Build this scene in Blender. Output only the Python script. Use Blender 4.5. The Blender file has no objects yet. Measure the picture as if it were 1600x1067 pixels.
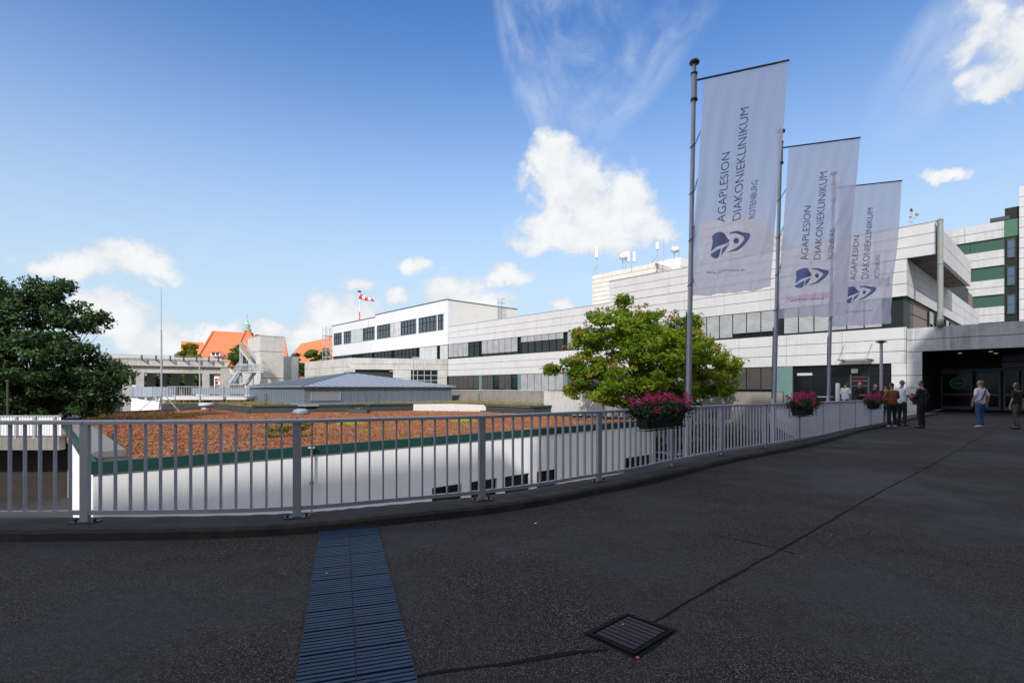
import bpy, bmesh, math, random
import numpy as np
from mathutils import Vector, Matrix, Euler
R = math.radians
random.seed(7)
rng = np.random.default_rng(11)
S = bpy.context.scene
COL = S.collection

# ------------------------------------------------------------------ camera, sky, sun, exposure
E = 1.55            # eye height above the deck
HZ = 606.0          # horizon row of the photograph (1600 px wide), F = focal length in the same pixels
F = 810.0
cam = bpy.data.cameras.new('camera')
cam.sensor_width = 36.0
cam.lens = 36.0 * F / 1600.0
cam.shift_y = (HZ - 533.5) / 1600.0
cam.clip_start = 0.05
cam.clip_end = 6000
camo = bpy.data.objects.new('camera', cam)
camo.location = (0, 0, E)
camo.rotation_euler = (R(90), 0, 0)
COL.objects.link(camo)
S.camera = camo

SUN_DIR = Vector((-0.25, -0.97, 0.0)).normalized()
SUN_TAN = 0.66
SUN_EL = math.atan(SUN_TAN)
to_sun = Vector((SUN_DIR.x * math.cos(SUN_EL), SUN_DIR.y * math.cos(SUN_EL), math.sin(SUN_EL)))
sl = bpy.data.lights.new('sun', 'SUN')
sl.energy = 3.5
sl.angle = R(0.53)
sl.color = (1.0, 0.95, 0.88)
so = bpy.data.objects.new('sun', sl)
so.rotation_euler = to_sun.to_track_quat('Z', 'Y').to_euler()
COL.objects.link(so)

W = bpy.data.worlds.new('World')
S.world = W
W.use_nodes = True
W.cycles.sampling_method = 'MANUAL'
W.cycles.sample_map_resolution = 512
nt = W.node_tree
for n in list(nt.nodes): nt.nodes.remove(n)
N = nt.nodes.new
Lk = nt.links.new

def M(op, a, b=None, c=None, clamp=False):
    n = N('ShaderNodeMath'); n.operation = op; n.use_clamp = clamp
    for i, v in enumerate((a, b, c)):
        if v is None: continue
        if isinstance(v, (int, float)): n.inputs[i].default_value = v
        else: Lk(v, n.inputs[i])
    return n.outputs[0]

def smooth(v, a, b):
    n = N('ShaderNodeMapRange'); n.interpolation_type = 'SMOOTHSTEP'
    Lk(v, n.inputs[0]); n.inputs[1].default_value = a; n.inputs[2].default_value = b
    n.inputs[3].default_value = 0; n.inputs[4].default_value = 1
    return n.outputs[0]

tc = N('ShaderNodeTexCoord')
sep = N('ShaderNodeSeparateXYZ'); Lk(tc.outputs['Generated'], sep.inputs[0])
az = M('ARCTAN2', sep.outputs[0], sep.outputs[1])
el = M('ARCSINE', sep.outputs[2])

def azel(x, y):
    return math.atan2(x - 800, F), math.atan2(HZ - y, math.hypot(x - 800, F))

def noise(scale, detail, rough, vec=None, dist=0.0, col=False, lac=2.0):
    n = N('ShaderNodeTexNoise'); n.inputs['Scale'].default_value = scale
    n.inputs['Detail'].default_value = detail; n.inputs['Roughness'].default_value = rough
    n.inputs['Distortion'].default_value = dist; n.inputs['Lacunarity'].default_value = lac
    Lk(vec if vec is not None else tc.outputs['Generated'], n.inputs['Vector'])
    return n.outputs['Color' if col else 'Fac']

# wobble the directions first so that the cloud edges billow
nc = noise(9.0, 6, 0.62, col=True)
sp = N('ShaderNodeSeparateColor'); Lk(nc, sp.inputs[0])
azw = M('ADD', az, M('MULTIPLY', M('SUBTRACT', sp.outputs[0], 0.5), 0.12))
elw = M('ADD', el, M('MULTIPLY', M('SUBTRACT', sp.outputs[1], 0.5), 0.10))

def puff(x, y, rx, ry, A=azw, B=elw, gain=1.0):
    a, e = azel(x, y)
    a2 = azel(x + rx, y)[0] - a
    e2 = azel(x, y - ry)[1] - e
    u = M('MULTIPLY', M('SUBTRACT', A, a), 1 / a2)
    v = M('MULTIPLY', M('SUBTRACT', B, e), 1 / e2)
    d = M('ADD', M('MULTIPLY', u, u), M('MULTIPLY', v, v))
    return M('MULTIPLY', M('SUBTRACT', 1.0, d), gain), v

PUFFS = [  # cumulus: centre and half sizes, read as directions
    (868, 232, 36, 36), (890, 262, 52, 42), (850, 262, 34, 30), (905, 300, 78, 46), (880, 355, 78, 32), (950, 345, 70, 42),
    (985, 300, 30, 26), (1015, 365, 40, 20), (830, 375, 36, 16), (930, 380, 60, 16),
    (110, 404, 66, 22), (190, 400, 68, 26), (235, 418, 46, 20), (70, 405, 36, 14),
    (190, 505, 46, 42), (250, 538, 60, 36), (150, 490, 24, 22), (345, 530, 60, 22), (415, 512, 28, 16),
    (505, 497, 34, 38), (545, 510, 44, 34), (485, 532, 40, 22), (620, 470, 22, 12), (645, 418, 34, 12),
    (715, 458, 44, 24), (745, 480, 60, 20), (800, 430, 40, 14), (560, 452, 20, 10), (895, 476, 24, 12),
    (1595, 92, 70, 50), (1560, 128, 66, 24), (1585, 40, 50, 40), (1530, 112, 34, 22), (1620, 60, 52, 44), (1505, 70, 30, 24), (1530, 35, 36, 34),
    (1450, 272, 24, 10), (1482, 266, 22, 9),
]
field = None; vert = None
for (x, y, rx, ry) in PUFFS:
    f, v = puff(x, y, rx * 1.38, ry * 1.42)
    if field is None: field = f
    else:
        n = N('ShaderNodeMath'); n.operation = 'SMOOTH_MAX'; n.inputs[2].default_value = 0.5
        Lk(field, n.inputs[0]); Lk(f, n.inputs[1]); field = n.outputs[0]
fb = noise(22.0, 9, 0.62, dist=0.4)
fb2 = noise(7.0, 5, 0.55)
fv = M('ADD', field, M('ADD', M('MULTIPLY', M('SUBTRACT', fb, 0.5), 1.9), M('MULTIPLY', M('SUBTRACT', fb2, 0.5), 1.0)))
cum = smooth(fv, 0.0, 0.85)

# cirrus: stretched noise inside broad masks
def cirrus(x, y, rx, ry, rot, sc, stretch, lo, hi, wt):
    cr = N('ShaderNodeCombineXYZ')
    c_, s_ = math.cos(rot), math.sin(rot)
    a, e = azel(x, y)
    da = M('SUBTRACT', az, a); de = M('SUBTRACT', el, e)
    p = M('ADD', M('MULTIPLY', da, c_), M('MULTIPLY', de, s_))
    q = M('SUBTRACT', M('MULTIPLY', de, c_), M('MULTIPLY', da, s_))
    Lk(M('MULTIPLY', p, 1.0 / stretch), cr.inputs[0]); Lk(q, cr.inputs[1]); cr.inputs[2].default_value = x * 0.01
    nz = noise(sc, 8, 0.58, cr.outputs[0], dist=0.55)
    ku, kv = 1.0 / (rx / F), 1.0 / (ry / F)
    uu = M('MULTIPLY', p, ku); vv = M('MULTIPLY', q, kv)
    mask = smooth(M('SUBTRACT', 1.0, M('ADD', M('MULTIPLY', uu, uu), M('MULTIPLY', vv, vv))), 0.0, 0.9)
    return M('MULTIPLY', M('MULTIPLY', smooth(nz, lo, hi), mask), wt)
ci = cirrus(810, 70, 150, 34, R(-74), 16, 1.7, 0.34, 0.80, 0.52)
ci = M('ADD', ci, cirrus(835, 150, 95, 34, R(-60), 20, 1.4, 0.36, 0.82, 0.42))
ci = M('ADD', ci, cirrus(1000, 110, 170, 48, R(36), 15, 1.8, 0.32, 0.84, 0.50))
ci = M('ADD', ci, cirrus(905, 60, 140, 90, R(-25), 15, 1.3, 0.36, 0.84, 0.46))
ci = M('ADD', ci, cirrus(960, 205, 70, 26, R(38), 16, 1.9, 0.34, 0.75, 0.34))
ci = M('ADD', ci, cirrus(905, 160, 110, 40, R(-30), 15, 1.8, 0.38, 0.78, 0.32))
ci = M('ADD', ci, cirrus(1495, 70, 120, 60, R(40), 9, 1.8, 0.30, 0.72, 0.75))
ci = M('ADD', ci, cirrus(312, 368, 60, 24, R(50), 14, 2.0, 0.34, 0.75, 0.40))
ci = M('ADD', ci, cirrus(800, 590, 900, 150, R(0), 5, 3.0, 0.42, 0.80, 0.30))

sky = N('ShaderNodeTexSky'); sky.sky_type = 'NISHITA'; sky.sun_disc = False
sky.sun_elevation = SUN_EL
sky.sun_rotation = math.atan2(SUN_DIR.x, SUN_DIR.y)
sky.altitude = 30; sky.air_density = 1.1; sky.dust_density = 0.5; sky.ozone_density = 2.0
hs = N('ShaderNodeHueSaturation'); hs.inputs['Hue'].default_value = 0.510; hs.inputs['Saturation'].default_value = 1.27; hs.inputs['Value'].default_value = 1.46
Lk(sky.outputs[0], hs.inputs['Color'])
# cloud colour: bright tops, bluish grey hollows
sh = M('ADD', smooth(fv, 0.0, 1.3), M('MULTIPLY', M('SUBTRACT', noise(13, 5, 0.55), 0.5), -1.8), clamp=True)
cc = N('ShaderNodeMix'); cc.data_type = 'RGBA'; Lk(sh, cc.inputs[0])
cc.inputs[6].default_value = (5.3, 5.65, 6.1, 1); cc.inputs[7].default_value = (7.0, 7.05, 7.1, 1)
m1 = N('ShaderNodeMix'); m1.data_type = 'RGBA'; Lk(M('MULTIPLY', ci, 1.0, clamp=True), m1.inputs[0])
Lk(hs.outputs[0], m1.inputs[6]); m1.inputs[7].default_value = (4.6, 5.3, 6.6, 1)
m2 = N('ShaderNodeMix'); m2.data_type = 'RGBA'; Lk(M('MULTIPLY', cum, 0.97), m2.inputs[0])
Lk(m1.outputs[2], m2.inputs[6]); Lk(cc.outputs[2], m2.inputs[7])
# pale air towards the horizon
m0 = N('ShaderNodeMix'); m0.data_type = 'RGBA'; Lk(M('MULTIPLY', smooth(M('MULTIPLY', el, -1.0), -0.64, -0.02), 0.95), m0.inputs[0])
Lk(hs.outputs[0], m0.inputs[6]); m0.inputs[7].default_value = (4.35, 5.5, 6.55, 1); Lk(m0.outputs[2], m1.inputs[6])
# unseen bright cloud added overhead and behind the viewer to lift the fill light
rear = smooth(M('ADD', M('MULTIPLY', sep.outputs[1], -1.0), M('MULTIPLY', smooth(sep.outputs[2], 0.70, 0.85), 1.6)), -0.25, 0.15)
rc = M('MULTIPLY', M('MULTIPLY', smooth(M('ADD', noise(3.2, 7, 0.6), M('MULTIPLY', fb, 0.15)), 0.45, 0.56), rear), 0.95)
m3 = N('ShaderNodeMix'); m3.data_type = 'RGBA'; Lk(rc, m3.inputs[0]); Lk(m2.outputs[2], m3.inputs[6]); m3.inputs[7].default_value = (9.0, 9.0, 9.2, 1)
bg = N('ShaderNodeBackground'); bg.inputs[1].default_value = 0.105
Lk(m3.outputs[2], bg.inputs[0])
wo = N('ShaderNodeOutputWorld'); Lk(bg.outputs[0], wo.inputs[0])

S.view_settings.view_transform = 'Standard'
S.view_settings.look = 'None'
S.view_settings.exposure = 0.36
S.view_settings.gamma = 1.0
S.cycles.max_bounces = 6
S.cycles.transparent_max_bounces = 12

# ------------------------------------------------------------------ helpers
def srgb(r, g, b):
    return tuple(((c / 255) / 12.92 if c / 255 <= 0.04045 else ((c / 255 + 0.055) / 1.055) ** 2.4) for c in (r, g, b))

def mat(name, col, rough=0.6, metal=0.0, var=0.0, vscale=2.0, bump=0.0, bscale=40.0, streak=0.0, sscale=1.2, col2=None,
        spec=0.5, c2lo=0.45, c2hi=0.62, detail=6, trans=0.0, alpha=1.0, emit=None, estr=0.0, coat=0.0):
    m = bpy.data.materials.new(name); m.use_nodes = True
    t = m.node_tree; b = t.nodes['Principled BSDF']
    b.inputs['Base Color'].default_value = (*col, 1)
    b.inputs['Roughness'].default_value = rough
    b.inputs['Metallic'].default_value = metal
    b.inputs['Specular IOR Level'].default_value = spec
    b.inputs['Coat Weight'].default_value = coat
    if emit: b.inputs['Emission Color'].default_value = (*emit, 1); b.inputs['Emission Strength'].default_value = estr
    g = t.nodes.new; l = t.links.new
    tcn = g('ShaderNodeTexCoord'); cur = None
    def nz(sc, det=6, rg=0.6, vec=None):
        n = g('ShaderNodeTexNoise'); n.inputs['Scale'].default_value = sc; n.inputs['Detail'].default_value = det
        n.inputs['Roughness'].default_value = rg
        l(vec if vec is not None else tcn.outputs['Object'], n.inputs['Vector']); return n.outputs['Fac']
    def mixc(fac, c1, c2, mode='MIX'):
        mx = g('ShaderNodeMix'); mx.data_type = 'RGBA'; mx.blend_type = mode
        if isinstance(fac, float): mx.inputs[0].default_value = fac
        else: l(fac, mx.inputs[0])
        for i, c in ((6, c1), (7, c2)):
            if isinstance(c, tuple): mx.inputs[i].default_value = (*c, 1)
            else: l(c, mx.inputs[i])
        return mx.outputs[2]
    def rngn(v, a, b2, c, d):
        r = g('ShaderNodeMapRange'); l(v, r.inputs[0])
        for i, q in enumerate((a, b2, c, d)): r.inputs[i + 1].default_value = q
        return r.outputs[0]
    base = col
    if col2 is not None:
        base = mixc(rngn(nz(vscale, detail), c2lo, c2hi, 0, 1), col, col2)
    if var > 0:
        f = rngn(nz(vscale * 1.7 + 0.3, 7, 0.65), 0.3, 0.7, 1 - var, 1 + var * 0.6)
        hs_ = g('ShaderNodeHueSaturation'); l(f, hs_.inputs['Value'])
        if isinstance(base, tuple): hs_.inputs['Color'].default_value = (*base, 1)
        else: l(base, hs_.inputs['Color'])
        base = hs_.outputs[0]
    if streak > 0:
        mp = g('ShaderNodeMapping'); l(tcn.outputs['Object'], mp.inputs[0]); mp.inputs['Scale'].default_value = (sscale * 3, sscale * 3, sscale * 0.18)
        f = rngn(nz(1.6, 6, 0.7, mp.outputs[0]), 0.38, 0.66, 0, 1)
        mk = g('ShaderNodeMath'); mk.operation = 'MULTIPLY'; l(f, mk.inputs[0]); l(rngn(nz(0.35, 3), 0.4, 0.65, 0.15, 1), mk.inputs[1])
        mk2 = g('ShaderNodeMath'); mk2.operation = 'MULTIPLY'; l(mk.outputs[0], mk2.inputs[0]); mk2.inputs[1].default_value = streak
        base = mixc(mk2.outputs[0], base, (0.10, 0.10, 0.095))
    if not isinstance(base, tuple): l(base, b.inputs['Base Color'])
    if bump > 0:
        bp = g('ShaderNodeBump'); bp.inputs['Strength'].default_value = bump; bp.inputs['Distance'].default_value = 0.02
        l(nz(bscale, 5), bp.inputs['Height']); l(bp.outputs[0], b.inputs['Normal'])
    if trans > 0:
        tr = g('ShaderNodeBsdfTranslucent')
        if isinstance(base, tuple): tr.inputs[0].default_value = (*base, 1)
        else: l(base, tr.inputs[0])
        ms = g('ShaderNodeMixShader'); ms.inputs[0].default_value = trans
        out = t.nodes['Material Output']
        l(b.outputs[0], ms.inputs[1]); l(tr.outputs[0], ms.inputs[2]); l(ms.outputs[0], out.inputs[0])
    if alpha < 1:
        tp = g('ShaderNodeBsdfTransparent'); ms = g('ShaderNodeMixShader'); ms.inputs[0].default_value = alpha
        out = t.nodes['Material Output']; src = out.inputs[0].links[0].from_socket
        l(tp.outputs[0], ms.inputs[1]); l(src, ms.inputs[2]); l(ms.outputs[0], out.inputs[0])
    return m

ROOT = {}
def empty(name, loc=(0, 0, 0), rz=0.0):
    o = bpy.data.objects.new(name, None); COL.objects.link(o)
    o.location = loc; o.rotation_euler = (0, 0, rz); o.empty_display_size = 0.2
    ROOT[o.name] = Vector(loc)
    return o
def tag(o, label=None, cat=None, group=None, kind=None):
    if label: o['label'] = label
    if cat: o['category'] = cat
    if group: o['group'] = group
    if kind: o['kind'] = kind
    return o
def rootloc(o):
    while o is not None:
        if o.name in ROOT: return ROOT[o.name]
        o = o.parent
    return Vector((0, 0, 0))

class MB:
    """collects shapes; build() links them as one mesh object"""
    def __init__(s): s.v = []; s.f = []; s.m = []; s.sm = []
    def add(s, vs, fs, mi=0, smooth=False):
        o = len(s.v); s.v += [tuple(v) for v in vs]
        for f in fs: s.f.append(tuple(i + o for i in f)); s.m.append(mi); s.sm.append(smooth)
    def hexa(s, c, mi=0):   # c: 4 bottom, 4 top, counterclockwise from above
        s.add(c, [(3, 2, 1, 0), (4, 5, 6, 7), (0, 1, 5, 4), (1, 2, 6, 5), (2, 3, 7, 6), (3, 0, 4, 7)], mi)
    def box(s, x0, x1, y0, y1, z0, z1, mi=0):
        s.hexa([(x0, y0, z0), (x1, y0, z0), (x1, y1, z0), (x0, y1, z0), (x0, y0, z1), (x1, y0, z1), (x1, y1, z1), (x0, y1, z1)], mi)
    def obox(s, c, d, L, Wd, z0, z1, mi=0):   # oriented: centre, unit dir
        d = Vector((d[0], d[1])).normalized(); n = Vector((-d.y, d.x)); c = Vector((c[0], c[1]))
        P = [c - d * L / 2 - n * Wd / 2, c + d * L / 2 - n * Wd / 2, c + d * L / 2 + n * Wd / 2, c - d * L / 2 + n * Wd / 2]
        s.hexa([(p.x, p.y, z0) for p in P] + [(p.x, p.y, z1) for p in P], mi)
    def fbox(s, fr, u0, u1, w0, w1, z0, z1, mi=0):   # fr = (ox,oy,ux,uy) : u along, w outward (right-hand side of u looking down)
        ox, oy, ux, uy, wx, wy = fr
        def p(u, w): return (ox + ux * u + wx * w, oy + uy * u + wy * w)
        q = [p(u0, w0), p(u1, w0), p(u1, w1), p(u0, w1)]
        if ux * wy - uy * wx < 0: q = [q[0], q[3], q[2], q[1]]
        s.hexa([(a, b, z0) for a, b in q] + [(a, b, z1) for a, b in q], mi)
    def prism(s, pts, z0, z1, mi=0):
        n = len(pts)
        ar = sum(pts[i][0] * pts[(i + 1) % n][1] - pts[(i + 1) % n][0] * pts[i][1] for i in range(n))
        if ar < 0: pts = pts[::-1]
        vs = [(p[0], p[1], z0 if not callable(z0) else z0(p)) for p in pts] + [(p[0], p[1], z1) for p in pts]
        fs = [tuple(range(n))[::-1], tuple(range(n, 2 * n))] + [(i, (i + 1) % n, n + (i + 1) % n, n + i) for i in range(n)]
        s.add(vs, fs, mi)
    def tube(s, pts, r, n=8, mi=0, cap=True, smooth=True):
        pts = [Vector(p) for p in pts]
        rs = r if isinstance(r, (list, tuple)) else [r] * len(pts)
        base = len(s.v); ring = []
        t0 = (pts[1] - pts[0]).normalized()
        up = Vector((0, 0, 1)) if abs(t0.z) < 0.9 else Vector((1, 0, 0))
        x = t0.cross(up).normalized()
        vs = []
        for i, p in enumerate(pts):
            t = (pts[min(i + 1, len(pts) - 1)] - pts[max(i - 1, 0)]).normalized()
            x = (x - t * x.dot(t)).normalized(); y = t.cross(x)
            for k in range(n):
                a = 2 * math.pi * k / n
                vs.append(p + (x * math.cos(a) + y * math.sin(a)) * rs[i])
        fs = []
        for i in range(len(pts) - 1):
            for k in range(n):
                a = i * n + k; b = i * n + (k + 1) % n
                fs.append((a, b, b + n, a + n))
        s.add(vs, fs, mi, smooth)
        if cap:
            s.add(vs[:n], [tuple(range(n))[::-1]], mi); s.add(vs[-n:], [tuple(range(n))], mi)
    def bar(s, a, b, w, h, mi=0):     # rectangular bar between two points
        a = Vector(a); b = Vector(b); t = (b - a).normalized()
        up = Vector((0, 0, 1)) if abs(t.z) < 0.95 else Vector((0, 1, 0))
        x = t.cross(up).normalized() * w / 2; y = x.normalized().cross(t) * h / 2
        s.hexa([a - x - y, b - x - y, b + x - y, a + x - y, a - x + y, b - x + y, b + x + y, a + x + y], mi)
    def lathe(s, c, prof, n=16, mi=0, smooth=True):
        vs = []
        for (r, z) in prof:
            for k in range(n):
                a = 2 * math.pi * k / n
                vs.append((c[0] + r * math.cos(a), c[1] + r * math.sin(a), c[2] + z))
        fs = []
        for i in range(len(prof) - 1):
            for k in range(n):
                a = i * n + k; b = i * n + (k + 1) % n
                fs.append((a, b, b + n, a + n))
        fs.append(tuple(range(n))[::-1]); fs.append(tuple(range((len(prof) - 1) * n, len(prof) * n)))
        s.add(vs, fs, mi, smooth)
    def build(s, name, mats, parent=None, **tg):
        me = bpy.data.meshes.new(name)
        L = rootloc(parent) if parent is not None else Vector((0, 0, 0))
        vs = [(v[0] - L.x, v[1] - L.y, v[2] - L.z) for v in s.v]
        me.from_pydata(vs, [], s.f)
        if not isinstance(mats, (list, tuple)): mats = [mats]
        for m in mats: me.materials.append(m)
        me.polygons.foreach_set('material_index', s.m)
        me.polygons.foreach_set('use_smooth', s.sm)
        me.update()
        o = bpy.data.objects.new(name, me); COL.objects.link(o)
        if parent is not None: o.parent = parent
        if tg: tag(o, **tg)
        return o

# the buildings share one grid: p runs away to the right, q away to the left
BX, BY = 0.738, 0.6745
def pq(p, q, z=None):
    x = BX * p - BY * q; y = BY * p + BX * q
    return (x, y) if z is None else (x, y, z)
def PF(p, out=-1):   # face with constant p: u = q, outward -p
    return (BX * p, BY * p, -BY, BX, out * BX, out * BY)
def QF(q, out=-1):   # face with constant q: u = p, outward -q
    return (-BY * q, BX * q, BX, BY, -out * BY, out * BX)
def qp(x, p):        # q on plane p for column x of the photograph
    u = (x - 800) / F
    return p * (BX - BY * u) / (BY + BX * u)
def pqx(x, q):       # p on plane q
    u = (x - 800) / F
    return q * (BY + BX * u) / (BX - BY * u)
def at(x, y, Y):
    return ((x - 800) / F * Y, Y, E + (HZ - y) / F * Y)
def box_pq(mb, p0, p1, q0, q1, z0, z1, mi=0):
    mb.hexa([pq(p0, q0, z0), pq(p1, q0, z0), pq(p1, q1, z0), pq(p0, q1, z0), pq(p0, q0, z1), pq(p1, q0, z1), pq(p1, q1, z1), pq(p0, q1, z1)], mi)
def copy_tree(o, parent=None):
    c = o.copy(); COL.objects.link(c)
    if parent is not None: c.parent = parent
    for ch in KIDS.get(o.name, list(o.children)): copy_tree(ch, c)
    return c
KIDS = {}

# ------------------------------------------------------------------ materials
CON = mat('panel_concrete', (0.53, 0.53, 0.545), 0.8, var=0.07, vscale=0.35, streak=0.14, bump=0.15, bscale=30)
CONW = mat('clean_white_panel', (0.62, 0.63, 0.66), 0.6, var=0.05, vscale=0.4, streak=0.06)
CONOLD = mat('stained_concrete', (0.48, 0.47, 0.45), 0.9, var=0.15, vscale=0.7, streak=0.55, bump=0.3, bscale=25)
CONBEI = mat('beige_cladding', (0.62, 0.58, 0.53), 0.8, var=0.08, vscale=0.5, streak=0.15)
CONDIRTY = mat('weathered_fascia', (0.48, 0.49, 0.51), 0.85, var=0.12, vscale=0.6, streak=0.95, sscale=0.9, bump=0.2)
CONSIDE = mat('lightly_stained_band', (0.50, 0.505, 0.52), 0.85, var=0.10, vscale=0.5, streak=0.35, sscale=0.7)
CONDK = mat('stained_parapet', (0.23, 0.21, 0.19), 0.9, var=0.2, vscale=0.9, streak=0.7, bump=0.3, bscale=25)
PLASTER = mat('white_render', (0.60, 0.60, 0.59), 0.85, var=0.05, vscale=0.3, streak=0.12)
JOINT = mat('joint_dark', (0.035, 0.035, 0.035), 0.9)
DGREEN = mat('dark_green_frame', (0.008, 0.016, 0.015), 0.55, spec=0.25)
GREENP = mat('green_panel', (0.02, 0.075, 0.05), 0.5, var=0.1)
GREENB = mat('bright_green_panel', (0.05, 0.13, 0.085), 0.5, var=0.1)
TEALP = mat('teal_panel', (0.11, 0.20, 0.195), 0.5, var=0.08)
BROWNP = mat('brown_panel', (0.17, 0.135, 0.115), 0.7, var=0.08, vscale=0.4)
GLASS = mat('window_glass', (0.010, 0.016, 0.019), 0.08, spec=0.45)
GLASSD = mat('dark_interior_glass', (0.006, 0.008, 0.010), 0.12, spec=0.16)
GLASSM = mat('curtained_glass', (0.06, 0.08, 0.095), 0.08, spec=0.9, metal=0.1, var=0.5, vscale=1.2)
GLASSL = mat('bright_window_glass', (0.05, 0.10, 0.16), 0.04, spec=1.0, metal=0.35)
ALU = mat('painted_aluminium', (0.42, 0.425, 0.475), 0.40, metal=0.2, var=0.08, vscale=3, bump=0.05, bscale=60)
STEEL = mat('galvanised_steel', (0.40, 0.43, 0.46), 0.45, metal=0.5, var=0.12, vscale=4)
STEELD = mat('dark_steel', (0.05, 0.055, 0.06), 0.5, metal=0.3)
ZINC = mat('zinc_sheet', (0.155, 0.19, 0.24), 0.5, metal=0.35, var=0.10, vscale=1.2)
ZINCL = mat('light_zinc', (0.32, 0.36, 0.43), 0.42, metal=0.35, var=0.08, vscale=1.2)
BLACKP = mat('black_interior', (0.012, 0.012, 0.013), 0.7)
WHITE = mat('white_paint', (0.72, 0.72, 0.72), 0.5, var=0.04)
WPAPER = mat('white_paper', (0.8, 0.8, 0.8), 0.8)

def striped(name, c1, c2, scale, rough=0.55):
    m = bpy.data.materials.new(name); m.use_nodes = True
    t = m.node_tree; b = t.nodes['Principled BSDF']; b.inputs['Roughness'].default_value = rough
    tcn = t.nodes.new('ShaderNodeTexCoord'); w = t.nodes.new('ShaderNodeTexWave'); w.bands_direction = 'Z'; w.inputs['Scale'].default_value = scale
    cr = t.nodes.new('ShaderNodeMix'); cr.data_type = 'RGBA'; cr.inputs[6].default_value = (*c1, 1); cr.inputs[7].default_value = (*c2, 1)
    n = t.nodes.new('ShaderNodeTexNoise'); n.inputs['Scale'].default_value = 1.3
    t.links.new(tcn.outputs['Object'], w.inputs['Vector']); t.links.new(w.outputs['Fac'], cr.inputs[0])
    h = t.nodes.new('ShaderNodeHueSaturation'); mr = t.nodes.new('ShaderNodeMapRange')
    t.links.new(tcn.outputs['Object'], n.inputs['Vector']); t.links.new(n.outputs[0], mr.inputs[0])
    mr.inputs[1].default_value = 0.3; mr.inputs[2].default_value = 0.7; mr.inputs[3].default_value = 0.86; mr.inputs[4].default_value = 1.1
    t.links.new(mr.outputs[0], h.inputs['Value']); t.links.new(cr.outputs[2], h.inputs['Color'])
    t.links.new(h.outputs[0], b.inputs['Base Color'])
    return m
BLIND = striped('venetian_blind', (0.22, 0.23, 0.25), (0.40, 0.41, 0.43), 3.2)
BLINDD = striped('dark_screen_blind', (0.035, 0.033, 0.033), (0.075, 0.07, 0.07), 3.2)
BLINDW = striped('pale_shutter', (0.38, 0.39, 0.41), (0.50, 0.51, 0.53), 3.2)
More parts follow.
